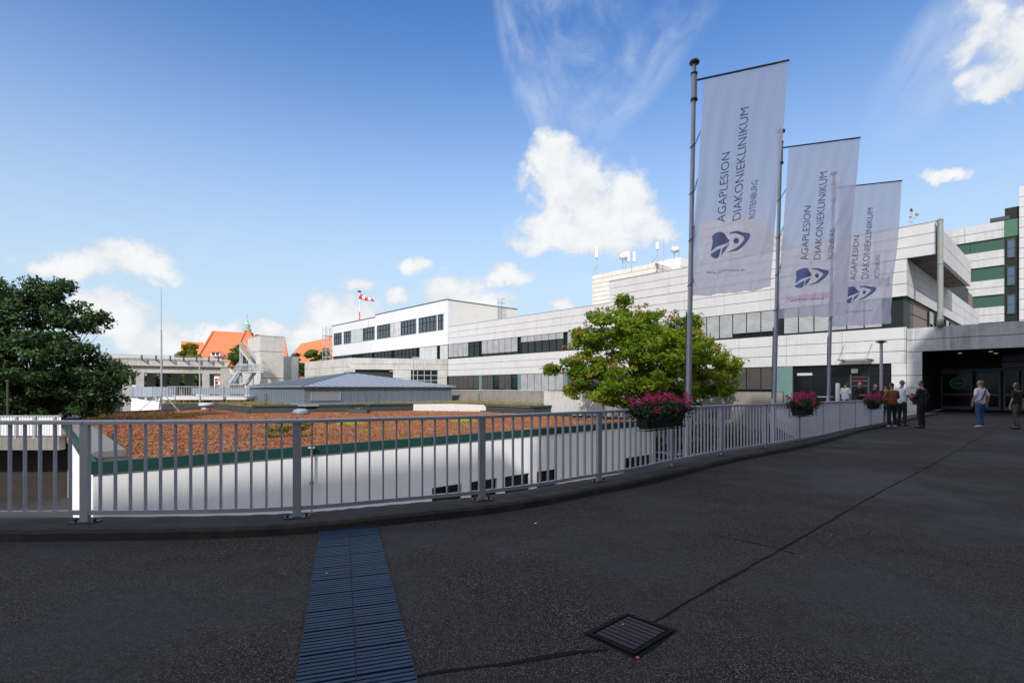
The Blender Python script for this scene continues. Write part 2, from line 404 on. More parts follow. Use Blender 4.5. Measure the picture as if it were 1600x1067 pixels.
# ------------------------------------------------------------------ ground, deck, terrace
DECKM = mat('deck_asphalt', (0.034, 0.032, 0.034), 0.78, spec=0.16)
def asphalt(m, base, patch, fleck, fl_amt=1.0):
    t = m.node_tree; b = t.nodes['Principled BSDF']; g = t.nodes.new; l = t.links.new
    tcn = g('ShaderNodeTexCoord')
    def nz(sc, det, rg=0.6):
        n = g('ShaderNodeTexNoise'); n.inputs['Scale'].default_value = sc; n.inputs['Detail'].default_value = det; n.inputs['Roughness'].default_value = rg
        l(tcn.outputs['Object'], n.inputs['Vector']); return n.outputs['Fac']
    def mr(v, a, b_, c, d):
        r = g('ShaderNodeMapRange'); l(v, r.inputs[0])
        for i, q in enumerate((a, b_, c, d)): r.inputs[i + 1].default_value = q
        return r.outputs[0]
    def mx(f, a, b_, mode='MIX'):
        n = g('ShaderNodeMix'); n.data_type = 'RGBA'; n.blend_type = mode; l(f, n.inputs[0])
        for i, c in ((6, a), (7, b_)):
            if isinstance(c, tuple): n.inputs[i].default_value = (*c, 1)
            else: l(c, n.inputs[i])
        return n.outputs[2]
    def mul(a, c):
        n = g('ShaderNodeMath'); n.operation = 'MULTIPLY'; l(a, n.inputs[0])
        if isinstance(c, (int, float)): n.inputs[1].default_value = c
        else: l(c, n.inputs[1])
        return n.outputs[0]
    worn = mr(nz(0.42, 7, 0.62), 0.38, 0.58, 0, 1)          # smooth grey film against open brown grit
    c = mx(worn, patch, base)
    grit = mul(mr(nz(70, 4, 0.85), 0.38, 0.64, 0.45, 1.6), mr(nz(17, 6, 0.85), 0.36, 0.66, 0.55, 1.5))
    h = g('ShaderNodeHueSaturation'); l(c, h.inputs['Color']); l(grit, h.inputs['Value']); c = h.outputs[0]
    v = g('ShaderNodeTexVoronoi'); v.inputs['Scale'].default_value = 95; l(tcn.outputs['Object'], v.inputs['Vector'])
    sepc = g('ShaderNodeSeparateColor'); l(v.outputs['Color'], sepc.inputs[0])
    pick = mul(mr(sepc.outputs[0], 0.72, 0.95, 0, 1), mr(v.outputs['Distance'], 0.30, 0.42, 1, 0))
    drift = mr(nz(1.6, 5, 0.7), 0.42, 0.62, 0.12, 1.0)
    pick = mul(mul(mul(pick, mr(worn, 0, 1, 0.25, 1.0)), fl_amt), drift)
    tint = mx(sepc.outputs[1], tuple(x * 1.5 for x in fleck), tuple(x * 0.45 for x in fleck))
    c = mx(pick, c, tint)
    v3 = g('ShaderNodeTexVoronoi'); v3.inputs['Scale'].default_value = 105; l(tcn.outputs['Object'], v3.inputs['Vector'])
    s3 = g('ShaderNodeSeparateColor'); l(v3.outputs['Color'], s3.inputs[0])
    c = mx(mul(mul(mr(s3.outputs[2], 0.55, 0.70, 0, 0.75), mr(v3.outputs['Distance'], 0.3, 0.45, 1, 0)), mr(worn, 0, 1, 0.25, 1.0)), c, (0.22, 0.18, 0.175))
    v2 = g('ShaderNodeTexVoronoi'); v2.inputs['Scale'].default_value = 28; l(tcn.outputs['Object'], v2.inputs['Vector'])
    s2 = g('ShaderNodeSeparateColor'); l(v2.outputs['Color'], s2.inputs[0])
    dark = mul(mr(s2.outputs[1], 0.86, 0.9, 0, 0.55), mr(v2.outputs['Distance'], 0.2, 0.35, 1, 0))
    c = mx(dark, c, (0.012, 0.012, 0.013))
    st = mr(nz(0.9, 8, 0.7), 0.60, 0.68, 0, 0.45); c = mx(st, c, (0.010, 0.0095, 0.010))
    l(c, b.inputs['Base Color'])
    l(mr(worn, 0, 1, 0.62, 0.95), b.inputs['Roughness'])
    bp = g('ShaderNodeBump'); bp.inputs['Strength'].default_value = 0.55; bp.inputs['Distance'].default_value = 0.006
    l(nz(85, 3, 0.75), bp.inputs['Height'])
    bp2 = g('ShaderNodeBump'); bp2.inputs['Strength'].default_value = 0.25; bp2.inputs['Distance'].default_value = 0.03
    l(nz(1.1, 4), bp2.inputs['Height']); l(bp.outputs[0], bp2.inputs['Normal']); l(bp2.outputs[0], b.inputs['Normal'])
asphalt(DECKM, (0.0225, 0.0175, 0.0172), (0.0310, 0.0275, 0.0310), (0.30, 0.29, 0.30))

GROUNDM = mat('lower_ground', (0.045, 0.045, 0.045), 0.9, var=0.25, vscale=0.3, col2=(0.035, 0.05, 0.02), c2lo=0.5, c2hi=0.6)
ROADM = mat('lower_road', (0.022, 0.022, 0.023), 0.9, var=0.2, vscale=0.8)  # asphalt colour darkened to stand for the shade around the ramp
mb = MB(); mb.box(-1600, 1600, -900, 2600, -4.9, -4.6); mb.build('ground', GROUNDM, kind='structure')

KERB = [(-20, 6.3), (-12, 5.35), (-8, 5.2), (-5.17, 5.23), (-2.97, 5.34), (-2.06, 5.56), (-1.44, 5.84), (-0.39, 6.31), (0.42, 6.82), (1.21, 7.52),
        (2.01, 8.15), (3.25, 9.40), (4.71, 10.9), (7.07, 12.95), (9.45, 15.25), (11.9, 17.85), (14.5, 20.3), (18.2, 23.9), (22.0, 27.6), (25.0, 30.4)]
def smooth_path(pts, step=0.25):
    # Catmull-Rom through pts, resampled evenly
    P = [Vector((p[0], p[1])) for p in pts]; out = []
    for i in range(len(P) - 1):
        p0 = P[max(i - 1, 0)]; p1 = P[i]; p2 = P[i + 1]; p3 = P[min(i + 2, len(P) - 1)]
        for k in range(24):
            t = k / 24
            out.append(0.5 * ((2 * p1) + (-p0 + p2) * t + (2 * p0 - 5 * p1 + 4 * p2 - p3) * t * t + (-p0 + 3 * p1 - 3 * p2 + p3) * t ** 3))
    out.append(P[-1])
    for _ in range(60):
        out = [out[0]] + [(out[i - 1] + out[i] * 2 + out[i + 1]) / 4 for i in range(1, len(out) - 1)] + [out[-1]]
    return out
KP = smooth_path(KERB)
def offset_path(P, d):
    o = []
    for i, p in enumerate(P):
        t = (P[min(i + 1, len(P) - 1)] - P[max(i - 1, 0)]).normalized()
        o.append(p + Vector((-t.y, t.x)) * d)
    return o
def strip(mb, A, B, z, mi=0):   # sheet between two paths
    n = len(A); vs = [(a.x, a.y, z) for a in A] + [(b.x, b.y, z) for b in B]
    mb.add(vs, [(i, i + 1, n + i + 1, n + i) for i in range(n - 1)], mi)

outer = offset_path(KP, 0.62)
deck_pts = [(p.x, p.y) for p in outer]
poly = deck_pts + [pq(40.8, 6.6), pq(49.5, 6.6), pq(49.5, -40), (40, -60), (-60, -60), (-60, 6.3)]
mb = MB(); mb.prism(poly, -0.55, 0.0)
deck = mb.build('deck', [DECKM], kind='structure')
# kerb: real step of 0.11 m, rounded, following the curve
inner = KP; K = offset_path(KP, 0.035)
prof = [(0.0, -0.02), (0.004, 0.075), (0.03, 0.108), (0.10, 0.115), (0.50, 0.105), (0.60, 0.095), (0.625, 0.05), (0.625, -0.60)]
paths = [offset_path(KP, w) for w, z in prof]
mb = MB(); n = len(KP); vs = []
for (w, z), P in zip(prof, paths): vs += [(p.x, p.y, z + 0.003 * math.sin(i * 0.9) * (z > 0)) for i, p in enumerate(P)]
fs = []
for j in range(len(prof) - 1):
    for i in range(n - 1): fs.append((j * n + i, j * n + i + 1, (j + 1) * n + i + 1, (j + 1) * n + i))
mb.add(vs, fs)
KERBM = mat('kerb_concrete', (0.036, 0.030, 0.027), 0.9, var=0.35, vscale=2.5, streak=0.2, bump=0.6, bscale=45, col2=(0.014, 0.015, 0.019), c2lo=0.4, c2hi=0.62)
mb.build('kerb', KERBM, kind='structure')

# seams sealed with tar, lying on the deck
def gp(x, y, z=0.0):   # point of the deck seen at a column and row of the photograph
    Y = F * (E - z) / (y - HZ); return Vector(((x - 800) / F * Y, Y))
TAR = mat('tar', (0.005, 0.005, 0.006), 0.8, spec=0.15, bump=0.3, bscale=30)
def seam(pts, w, name='tar_seam', z=0.004, m=None, jit=0.35):
    P = []
    for i in range(len(pts) - 1):
        a, b = pts[i], pts[i + 1]; k = max(2, int((b - a).length / 0.12))
        for j in range(k): P.append(a.lerp(b, j / k))
    P.append(pts[-1]); A = []; B = []
    for i, p in enumerate(P):
        t = (P[min(i + 1, len(P) - 1)] - P[max(i - 1, 0)]).normalized(); nn = Vector((-t.y, t.x))
        A.append(p - nn * w * (0.5 + random.uniform(-jit, jit) * 0.5)); B.append(p + nn * w * (0.5 + random.uniform(-jit, jit) * 0.5))
    mb = MB(); strip(mb, A, B, z); return mb.build(name, m or TAR, deck)
seam([gp(1020, 972), gp(1120, 914), gp(1222, 857), gp(1320, 800), gp(1385, 763), gp(1440, 735), gp(1530, 684), gp(1578, 656)], 0.027, jit=0.7)
seam([gp(652, 1056), gp(760, 1041), gp(860, 1025), gp(950, 1014)], 0.03, jit=0.9)
seam([gp(1105, 832), gp(1150, 843), gp(1200, 853), gp(1242, 865)], 0.014, jit=0.6)
seam([gp(1285, 694), gp(1340, 701), gp(1420, 706)], 0.02, jit=0.6)
seam([gp(1425, 729), gp(1470, 730)], 0.05); seam([gp(1440, 724), gp(1475, 725)], 0.03)

# the pale threshold line in front of the entrance
mb = MB(); mb.hexa([(*pq(40.2, 6.3), 0.0), (*pq(40.5, 6.3), 0.0), (*pq(40.5, -20), 0.0), (*pq(40.2, -20), 0.0)][::-1] + [(*pq(40.2, 6.3), 0.02), (*pq(40.5, 6.3), 0.02), (*pq(40.5, -20), 0.02), (*pq(40.2, -20), 0.02)][::-1])
mb.build('threshold_strip', KERBM, deck)

# small terrace between the railing and the hospital wing
TERM = mat('terrace_paving', (0.26, 0.27, 0.28), 0.85, var=0.15, vscale=1.5)
tp = [(p.x, p.y) for p in offset_path(KP, 0.66) if p.x > 9.6]
poly = tp + [pq(40.55, 6.3), pq(40.55, 15.5), (14.3, 28.9)]
mb = MB(); mb.prism(poly, -0.4, 0.03); mb.build('terrace', TERM, kind='structure')

BOUNCEM = mat('bounce_paving', (0.62, 0.61, 0.59), 0.9, var=0.15, vscale=0.6)
mb = MB(); mb.prism([pq(1.4, 8), pq(42, 8), pq(42, 19.9), pq(1.4, 19.9)], -4.6, -4.55); mb.build('bounce_paving', BOUNCEM, kind='structure')  # unseen pale paving added to bounce light up onto the white wall
# lower road left with lane lines and the ramp above it
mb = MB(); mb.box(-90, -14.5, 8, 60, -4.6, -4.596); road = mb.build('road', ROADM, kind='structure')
LINEM = mat('worn_line_paint', (0.35, 0.35, 0.34), 0.8, var=0.3, vscale=6)
for a, b in (((-34, 33), (-19.5, 41)), ((-31.5, 29.5), (-17.5, 37))):
    mb = MB(); d = Vector((b[0] - a[0], b[1] - a[1])); mb.obox(((a[0] + b[0]) / 2, (a[1] + b[1]) / 2), d, d.length, 0.14, -4.592, -4.588); mb.build('lane_line', LINEM, road)

# ------------------------------------------------------------------ generic facade pieces
def panels(mb, fr, u0, u1, z0, z1, rows, seams, gap=0.035, th=0.14, out=0.0, mi=0):
    us = sorted([u0, u1] + [s for s in seams if u0 < s < u1])
    dz = (z1 - z0) / rows
    for i in range(len(us) - 1):
        for r in range(rows):
            mb.fbox(fr, us[i] + gap * 0.35, us[i + 1] - gap * 0.35, out - th, out, z0 + r * dz + (gap / 2 if r else 0), z0 + (r + 1) * dz - (gap / 2 if r < rows - 1 else 0), mi)

def window(parent, fr, u0, u1, z0, z1, n=1, blinds=None, bm=None, fm=None, gm=None, w=-0.15, fw=0.07, tr=None, sill=False, out=0.0):
    fm = fm or DGREEN; gm = gm or GLASS
    g = MB(); g.fbox(fr, u0 + 0.01, u1 - 0.01, w - 0.04, w, z0 + 0.01, z1 - 0.01)
    go = g.build('window', gm, parent)
    f = MB(); du = (u1 - u0) / n
    for i in range(n + 1):
        c = u0 + i * du; a = max(u0, c - fw / 2); b = min(u1, c + fw / 2)
        f.fbox(fr, a, b, w + 0.002, w + 0.07, z0 + fw, z1 - fw)
    f.fbox(fr, u0, u1, w + 0.002, w + 0.072, z0, z0 + fw); f.fbox(fr, u0, u1, w + 0.002, w + 0.072, z1 - fw, z1)
    if tr:
        zz = z0 + tr * (z1 - z0)
        for i in range(n): f.fbox(fr, u0 + i * du + fw / 2, u0 + (i + 1) * du - fw / 2, w + 0.002, w + 0.06, zz - 0.03, zz + 0.03)
    f.build('frame', fm, go)
    if sill:
        s = MB(); s.fbox(fr, u0, u1, w + 0.075, out + 0.04, z0 - 0.04, z0 - 0.002); s.build('sill', STEEL, go)
    if blinds:
        for i, fr_ in enumerate(blinds):
            if fr_ <= 0: continue
            k = len(blinds); a = u0 + (u1 - u0) * i / k; b = u0 + (u1 - u0) * (i + 1) / k
            m = MB(); m.fbox(fr, a + 0.04, b - 0.04, w + 0.08, w + 0.11, z1 - 0.03 - (z1 - z0 - 0.06) * fr_, z1 - 0.03)
            m.fbox(fr, a + 0.04, b - 0.04, w + 0.075, w + 0.125, z1 - 0.075 - (z1 - z0 - 0.06) * fr_, z1 - 0.031 - (z1 - z0 - 0.06) * fr_)
            m.build('blind', bm or BLIND, go)
    return go

# ------------------------------------------------------------------ main hospital wing
H = empty('hospital_wing', pq(41, 30, -4.6))
tag(H, 'long grey panelled hospital wing with bands of blinds, behind the flags and the leafy tree', 'building')
f0 = PF(40.8)
SE = [14.6 + 7.1 * k for k in range(-1, 7)]            # vertical seams, one per bay
SEAMS = [7.42 + 0.001] + SE
SB = [a for k in range(8) for a in (7.7 + 7.1 * k - 0.3,)]
# dark core
mb = MB()
box_pq(mb, 41.06, 70, 7.62, 57.3, -4.6, 9.6)
box_pq(mb, 41.2, 70, 7.62, 30.6, 9.6, 11.6)
mb.build('core_wall', DGREEN, H)
# bands
mb = MB(); panels(mb, f0, 7.42, 57.4, 7.42, 9.75, 3, [x - 2.4 for x in SE] + [x + 1.1 for x in SE]); box_pq(mb, 41.06, 76, 7.42, 7.60, 7.42, 9.75)
mb.build('panel_band', CON, H)
mb = MB(); panels(mb, f0, 7.42, 57.4, 3.15, 5.43, 3, [x + 3.5 for x in SE] + [x for x in SE]); mb.build('panel_band', CON, H)
mb = MB(); panels(mb, f0, 5.95, 30.7, 9.80, 11.8, 3, [9.1, 12.0, 18.2, 24.3]); mb.build('panel_band', CON, H)
# roof slabs and copings
mb = MB(); box_pq(mb, 40.95, 70, 30.72, 57.35, 9.6, 9.70); box_pq(mb, 40.95, 56, 6.0, 30.6, 11.62, 11.74); mb.build('roof', CONOLD, H)
mb = MB(); mb.fbox(f0, 30.75, 57.3, -0.3, 0.03, 9.752, 9.80); mb.fbox(f0, 5.93, 30.72, -0.3, 0.03, 11.802, 11.85); mb.build('coping', STEEL, H)
# right-hand return: top slab, recessed brown storey, second band
fq6 = QF(5.95)
mb = MB(); panels(mb, fq6, 43.2, 56.0, 9.82, 11.8, 2, [46.8, 50.5, 53.4], th=0.25); box_pq(mb, 55.7, 56.0, 6.22, 12, 9.82, 11.8); mb.build('panel_band', CONSIDE, H)
mb = MB(); box_pq(mb, 43.25, 55.65, 6.24, 7.9, 9.79, 9.83); so_ = mb.build('soffit', mat('brown_soffit', (0.085, 0.062, 0.05), 0.75, var=.1, vscale=.5), H)
mb = MB(); box_pq(mb, 40.97, 43.2, 5.98, 7.9, 9.79, 9.83); mb.build('corner_soffit', DGREEN, H)
for u in (45.5, 48, 50.5, 53):
    mb = MB(); box_pq(mb, u, u + .05, 6.24, 7.9, 9.775, 9.788); mb.build('soffit_joint', JOINT, so_)
fq7 = QF(7.42)
mb = MB(); panels(mb, fq7, 40.84, 76.0, 7.42, 9.78, 3, [43.5, 46.6, 49.7, 52.8, 56, 60, 64, 68, 72], th=0.16, out=0.02); mb.build('panel_band', CONSIDE, H)
mb = MB()
fb8 = QF(7.66)
mb.fbox(QF(7.9), 45.2, 75.6, -3.0, 0.0, 9.78, 11.7); mb.fbox(QF(7.60), 43.1, 75, -0.6, 0.0, 5.3, 7.40)
mb.build('brown_wall', BROWNP, H)
mb = MB()
for u in (47.6, 50.6, 53.6): mb.fbox(QF(7.9), u, u + 0.04, 0.0, 0.03, 9.8, 11.6)
mb.fbox(QF(7.9), 45.2, 70, 0.0, 0.03, 10.4, 10.44); mb.fbox(QF(7.60), 43.1, 60, 0.0, 0.03, 6.5, 6.54)
mb.build('wall_joint', JOINT, H)
window(H, QF(7.60), 48.6, 49.9, 5.95, 7.2, 1, [0.7], out=0, w=0.06, gm=GLASS)
window(H, QF(7.60), 51.4, 53.3, 5.6, 7.2, 2, [0, 0.4], w=0.06)
window(H, QF(7.60), 54.6, 58.0, 5.6, 7.2, 3, [0, 0.3, 0], w=0.06)
# rain pipe at the corner
mb = MB(); c = pq(40.62, 5.72)
mb.tube([(c[0], c[1], 5.3), (c[0], c[1], 9.1)], 0.15, 14); mb.tube([(c[0], c[1], 9.12), (c[0], c[1], 11.75)], 0.15, 14)
mb.lathe((c[0], c[1], 11.75), [(0.16, 0), (0.16, 0.05), (0.09, 0.14), (0.02, 0.16)], 14); mb.lathe((c[0], c[1], 9.08), [(0.165, 0), (0.165, 0.06)], 14)
mb.lathe((c[0], c[1], 5.3), [(0.18, 0), (0.18, 0.5), (0.16, 0.55)], 14)
mb.build('rain_pipe', mat('pipe_grey_green', (0.24, 0.265, 0.255), 0.5, var=0.1, vscale=1.5, streak=0.3), H)
# window storeys
bays = [(7.7 + 7.1 * k, 7.7 + 7.1 * (k + 1)) for k in range(7)]
for k, (a, b) in enumerate(bays):
    g0 = a + 0.55 if k else a + 1.0
    pl = {0: [.93, .93, .93, .93, .93, .93], 1: [.93] * 6, 2: [.8, .8, .8, .93, .93, .93], 3: [.93, .93, .2, .2, .93, .9], 4: [.3] * 6, 5: [.82, .82, .82, .82, .82, .82], 6: [0, 0, .88, .88, .88, .88]}[k]
    if k == 1: pl = [.93, .93, .93, .78, .78, .78][::-1]
    window(H, f0, g0, b, 5.45, 7.40, 6, pl, tr=0.72 if k in (6, 4, 3) else None)
    if k == 1: pass
    if a > 14:
        st = {1: ([.9] * 6, BLINDD), 2: ([.93] * 6, BLIND), 3: ([.6] * 6, BLINDD), 4: ([.97] * 6, BLIND), 5: ([0, .97, .9, 0, .97, .97], BLINDD), 6: ([.9] * 6, BLINDD)}[k]
        window(H, f0, g0, b, 1.27, 3.13, 6, st[0], bm=st[1])
        m = MB(); m.fbox(f0, a, g0 - 0.01, -0.16, -0.05, 1.27, 3.13); m.build('pilaster', TEALP, H)
# base wall of the wing below the lower windows
mb = MB(); panels(mb, f0, 14.85, 57.4, -4.55, 1.24, 4, SE, out=0.04); mb.build('base_wall', CONDK, H)
# glazing of the ground floor right of the teal pilaster
m = MB(); m.fbox(f0, 14.2, 14.8, -0.16, -0.03, 0.05, 3.13); m.build('pilaster', TEALP, H)
window(H, f0, 8.25, 14.18, 0.06, 3.13, 5, None, tr=0.78, w=-0.2, gm=GLASSD)
mb = MB()
for (u0, u1, z0, z1) in ((12.9, 13.9, 2.45, 2.62), (10.1, 10.5, 2.55, 2.85),): mb.fbox(f0, u0, u1, -0.128, -0.12, z0, z1)
mb.build('window_notice', mat('pale_notice', (0.45, 0.5, 0.5), 0.6), H)
# pillar at the entrance corner
mb = MB(); panels(mb, f0, 6.62, 8.22, 0.0, 3.13, 4, [7.42]); panels(mb, f0, 6.62, 7.41, 3.14, 3.83, 1, []); mb.build('corner_pillar', CON, H)
# entrance canopy fascia, soffit, recess
mb = MB(); panels(mb, f0, -14, 7.40, 3.84, 5.31, 2, [2.05, -3.2, -8.4], th=0.22, out=0.04)
mb.build('canopy_fascia', CONDIRTY, H)
mb = MB(); box_pq(mb, 40.98, 70, -14, 7.3, 5.0, 5.25); mb.build('canopy_roof', CONOLD, H)
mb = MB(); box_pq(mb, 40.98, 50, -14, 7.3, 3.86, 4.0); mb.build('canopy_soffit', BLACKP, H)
# the sloping inner side of the recess and its back wall
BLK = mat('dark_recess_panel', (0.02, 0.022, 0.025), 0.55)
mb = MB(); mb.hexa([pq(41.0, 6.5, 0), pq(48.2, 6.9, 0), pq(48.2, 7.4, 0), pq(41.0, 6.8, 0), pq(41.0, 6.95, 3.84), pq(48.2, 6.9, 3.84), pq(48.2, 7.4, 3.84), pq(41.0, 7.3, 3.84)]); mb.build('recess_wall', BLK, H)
fd = PF(48.2)
q1, q2, q3, q4 = [qp(x, 48.2) for x in (1465, 1472, 1566, 1600)]
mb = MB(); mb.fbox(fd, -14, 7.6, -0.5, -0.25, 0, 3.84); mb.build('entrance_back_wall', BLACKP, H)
DOORF = mat('door_frame_grey', (0.10, 0.115, 0.155), 0.5, metal=0.3)
def door(x0, x1, name='entrance_door', push=True):
    a, b = sorted((qp(x0, 48.2), qp(x1, 48.2)))
    g = MB(); g.fbox(fd, a + 0.02, b - 0.02, -0.20, -0.17, 0.05, 2.7); go = g.build(name, GLASSD, H)
    f = MB(); w = 0.09
    f.fbox(fd, a, a + w, -0.16, -0.08, 0.03, 2.72); f.fbox(fd, b - w, b, -0.16, -0.08, 0.03, 2.72)
    f.fbox(fd, a + w, b - w, -0.16, -0.08, 0.03, 0.25); f.fbox(fd, a + w, b - w, -0.16, -0.08, 2.55, 2.72); f.fbox(fd, a + w, b - w, -0.16, -0.08, 1.02, 1.14)
    f.build('frame', DOORF, go)
    return go
door(1470, 1519); door(1525, 1563)
door(1568, 1592); door(1596, 1640); door(1645, 1700)
mb = MB(); a, b = sorted((qp(1470, 48.2), qp(1760, 48.2))); mb.fbox(fd, a, b, -0.22, -0.06, 2.74, 2.9); mb.build('door_lintel', DOORF, H)
mb = MB(); a, b = sorted((qp(1566, 47.8), qp(1700, 47.8))); mb.fbox(PF(47.8), a, b, -0.1, 0, 3.30, 3.75); mb.build('entrance_sign_panel', mat('blue_sign_panel', (0.012, 0.035, 0.10), 0.4), H)
mb = MB(); a, b = sorted((qp(1566, 47.8), qp(1700, 47.8))); mb.fbox(PF(47.8), a, b, -0.1, 0, 2.92, 3.24); mb.build('entrance_header', mat('header_grey', (0.16, 0.17, 0.21), 0.5), H)
# round green sticker and paper notice on the door glass
def disc(mb, fr, u, z, ru, rz, w0, w1, mi=0, n=28, r_in=0.0):
    ox, oy, ux, uy, wx, wy = fr
    vs = []
    for w in (w0, w1):
        for k in range(n):
            a = 2 * math.pi * k / n; U = u + ru * math.cos(a)
            vs.append((ox + ux * U + wx * w, oy + uy * U + wy * w, z + rz * math.sin(a)))
    flip = ux * wy - uy * wx
    f1 = tuple(range(n, 2 * n)); f0_ = tuple(range(n))[::-1]
    fs = [f1, f0_] + [(k, (k + 1) % n, n + (k + 1) % n, n + k) for k in range(n)]
    mb.add(vs, fs, mi)
u = qp(1496, 48.2); zc = E + 7.5 / F * pq(48.2, u)[1]
mb = MB(); disc(mb, fd, u, zc, 0.46, 0.40, -0.166, -0.16); disc(mb, fd, u, zc, 0.40, 0.35, -0.158, -0.154, 1)
for k in range(9): mb.fbox(fd, u - 0.27 + k * 0.06, u - 0.235 + k * 0.06, -0.152, -0.149, zc - 0.04, zc + 0.05, 0)
mb.build('door_sticker', [mat('sticker_light_green', (0.16, 0.50, 0.32), 0.5), mat('sticker_dark_green', (0.012, 0.10, 0.06), 0.5)], H)
mb = MB(); mb.fbox(fd, qp(1547, 48.2), qp(1534, 48.2), -0.168, -0.16, 1.5, 2.35); mb.build('door_notice', mat('door_paper', (0.22, 0.25, 0.24), 0.8), H)
mb = MB(); mb.fbox(fd, qp(1464, 48.2), qp(1454, 48.2), -0.2, -0.19, 1.4, 1.7); mb.build('wall_notice', mat('door_paper2', (0.10, 0.11, 0.12), 0.8), H)
LAMPM = mat('ceiling_lamp', (0.3, 0.22, 0.1), 0.5, emit=(1.0, 0.72, 0.32), estr=0.35)
for (x, p) in ((1500, 45), (1548, 44.5), (1556, 47)):
    q = qp(x, p); m = MB(); c = pq(p, q); m.lathe((c[0], c[1], 3.83), [(0.09, 0), (0.10, 0.03)], 14); m.build('ceiling_lamp', LAMPM, H)
# lettering on the panel band
FONTJ = {}
def text_mesh(txt, bold=0.0):
    cu = bpy.data.curves.new('t', 'FONT'); cu.body = txt; cu.size = 1.0; cu.offset = bold; cu.resolution_u = 3
    o = bpy.data.objects.new('t', cu); COL.objects.link(o)
    dg = bpy.context.evaluated_depsgraph_get(); me = bpy.data.meshes.new_from_object(o.evaluated_get(dg))
    bm_ = bmesh.new(); bm_.from_mesh(me); bmesh.ops.remove_doubles(bm_, verts=bm_.verts, dist=1e-5); bmesh.ops.triangulate(bm_, faces=bm_.faces[:])
    for _ in range(4):
        le = [e for e in bm_.edges if e.calc_length() > 0.16]
        if not le: break
        bmesh.ops.subdivide_edges(bm_, edges=le, cuts=1); bmesh.ops.triangulate(bm_, faces=bm_.faces[:])
    bm_.to_mesh(me); bm_.free()
    vs = np.array([v.co[:] for v in me.vertices]); fs = [tuple(p.vertices) for p in me.polygons]
    bpy.data.objects.remove(o); bpy.data.meshes.remove(me)
    return vs, fs
def wall_text(txt, fr, ustart, uend, zb, h, m, parent, out):
    vs, fs = text_mesh(txt, 0.012); ox, oy, ux, uy, wx, wy = fr
    x0, x1 = vs[:, 0].min(), vs[:, 0].max(); H_ = 0.72
    P = [(ox + ux * (ustart + (uend - ustart) * (v[0] - x0) / (x1 - x0)) + wx * out, oy + uy * (ustart + (uend - ustart) * (v[0] - x0) / (x1 - x0)) + wy * out, zb + v[1] / H_ * h) for v in vs]
    mb = MB(); mb.add(P, fs); return mb.build('lettering', m, parent)
wall_text('Notaufnahme', f0, qp(1229, 40.8), qp(1294, 40.8), 7.85, 0.56, mat('red_letters', (0.45, 0.03, 0.04), 0.5), H, 0.02)
wall_text('Haupteingang', f0, qp(1313, 40.8), qp(1391, 40.8), 8.35, 0.62, mat('blue_grey_letters', (0.10, 0.12, 0.20), 0.5), H, 0.02)

# glass awning above the ground-floor door
a, b = sorted((qp(1312, 40.3), qp(1364, 40.3)))
t = empty('glass_awning', pq(40.2, (a + b) / 2, 3.3)); tag(t, 'small glass awning on steel rods over the dark ground floor doors', 'awning')
m = MB(); m.fbox(f0, a, b, 0.05, 1.3, 3.42, 3.45); m.build('pane', mat('awning_glass', (0.30, 0.36, 0.34), 0.1, alpha=0.6), t)
m = MB()
for u in (a + 0.15, b - 0.15):
    m.bar((*[f0[0] + f0[2] * u + f0[4] * w for w in (0.0,)], f0[1] + f0[3] * u, 3.40), (f0[0] + f0[2] * u + f0[4] * 1.4, f0[1] + f0[3] * u + f0[5] * 1.4, 3.40), 0.05, 0.06)
    m.tube([(f0[0] + f0[2] * u + f0[4] * 1.2, f0[1] + f0[3] * u + f0[5] * 1.2, 3.46), (f0[0] + f0[2] * u + f0[4] * 0.02, f0[1] + f0[3] * u + f0[5] * 0.02, 4.5)], 0.012, 6)
m.build('bracket', STEELD, t)

# ------------------------------------------------------------------ plant towers behind the wing
def tower_block(name, label, p0, p1, q0, q1, z0, z1, m, rows, gr=None, part='wall'):
    t = empty(name, pq((p0 + p1) / 2, (q0 + q1) / 2, z0)); tag(t, label, 'building', group=gr)
    mb = MB(); box_pq(mb, p0 + 0.1, p1, q0 + 0.1, q1, z0, z1 - 0.05); mb.build('core_wall', JOINT, t)
    mb = MB(); panels(mb, PF(p0), q0, q1, z0, z1, rows, [q0 + 3.5 * k for k in range(1, 12)], th=0.1, gap=0.05)
    mb.build(part, m, t)
    mb = MB(); panels(mb, QF(q0), p0 + 0.02, p1, z0, z1, rows, [p0 + 3.5 * k for k in range(1, 12)], th=0.1, gap=0.05); mb.build(part, m, t)
    return t
tower_block('lift_tower', 'beige panelled tower with antennas rising behind the grey wing', 60, 72, qp(1025, 60), qp(925, 60), 4, 18.0, CONBEI, 22)
pent = tower_block('plant_room', 'small white rooftop house carrying several antennas', 64, 70, qp(1063, 64), qp(1016, 64), 12, 19.2, WHITE, 6)
t2 = tower_block('plant_tower', 'tall grey panelled block seen through the nearest flag', 52, 64, 22.7, 27.4, 11, 19.0, CON, 10)
# green roof fascia
a, b = sorted((qp(983, 46), qp(1062, 46)))
t = empty('roof_screen', pq(46, (a + b) / 2, 11.8)); tag(t, 'low dark green metal screen on the roof in front of the beige tower', 'screen')
m = MB(); m.fbox(PF(46), a, b, -5, 0, 11.8, 12.75); m.build('screen_panel', GREENB, t)
m = MB(); m.fbox(PF(46), a - 0.05, b + 0.05, -5.05, 0.05, 12.752, 12.8); m.build('screen_cap', STEELD, t)

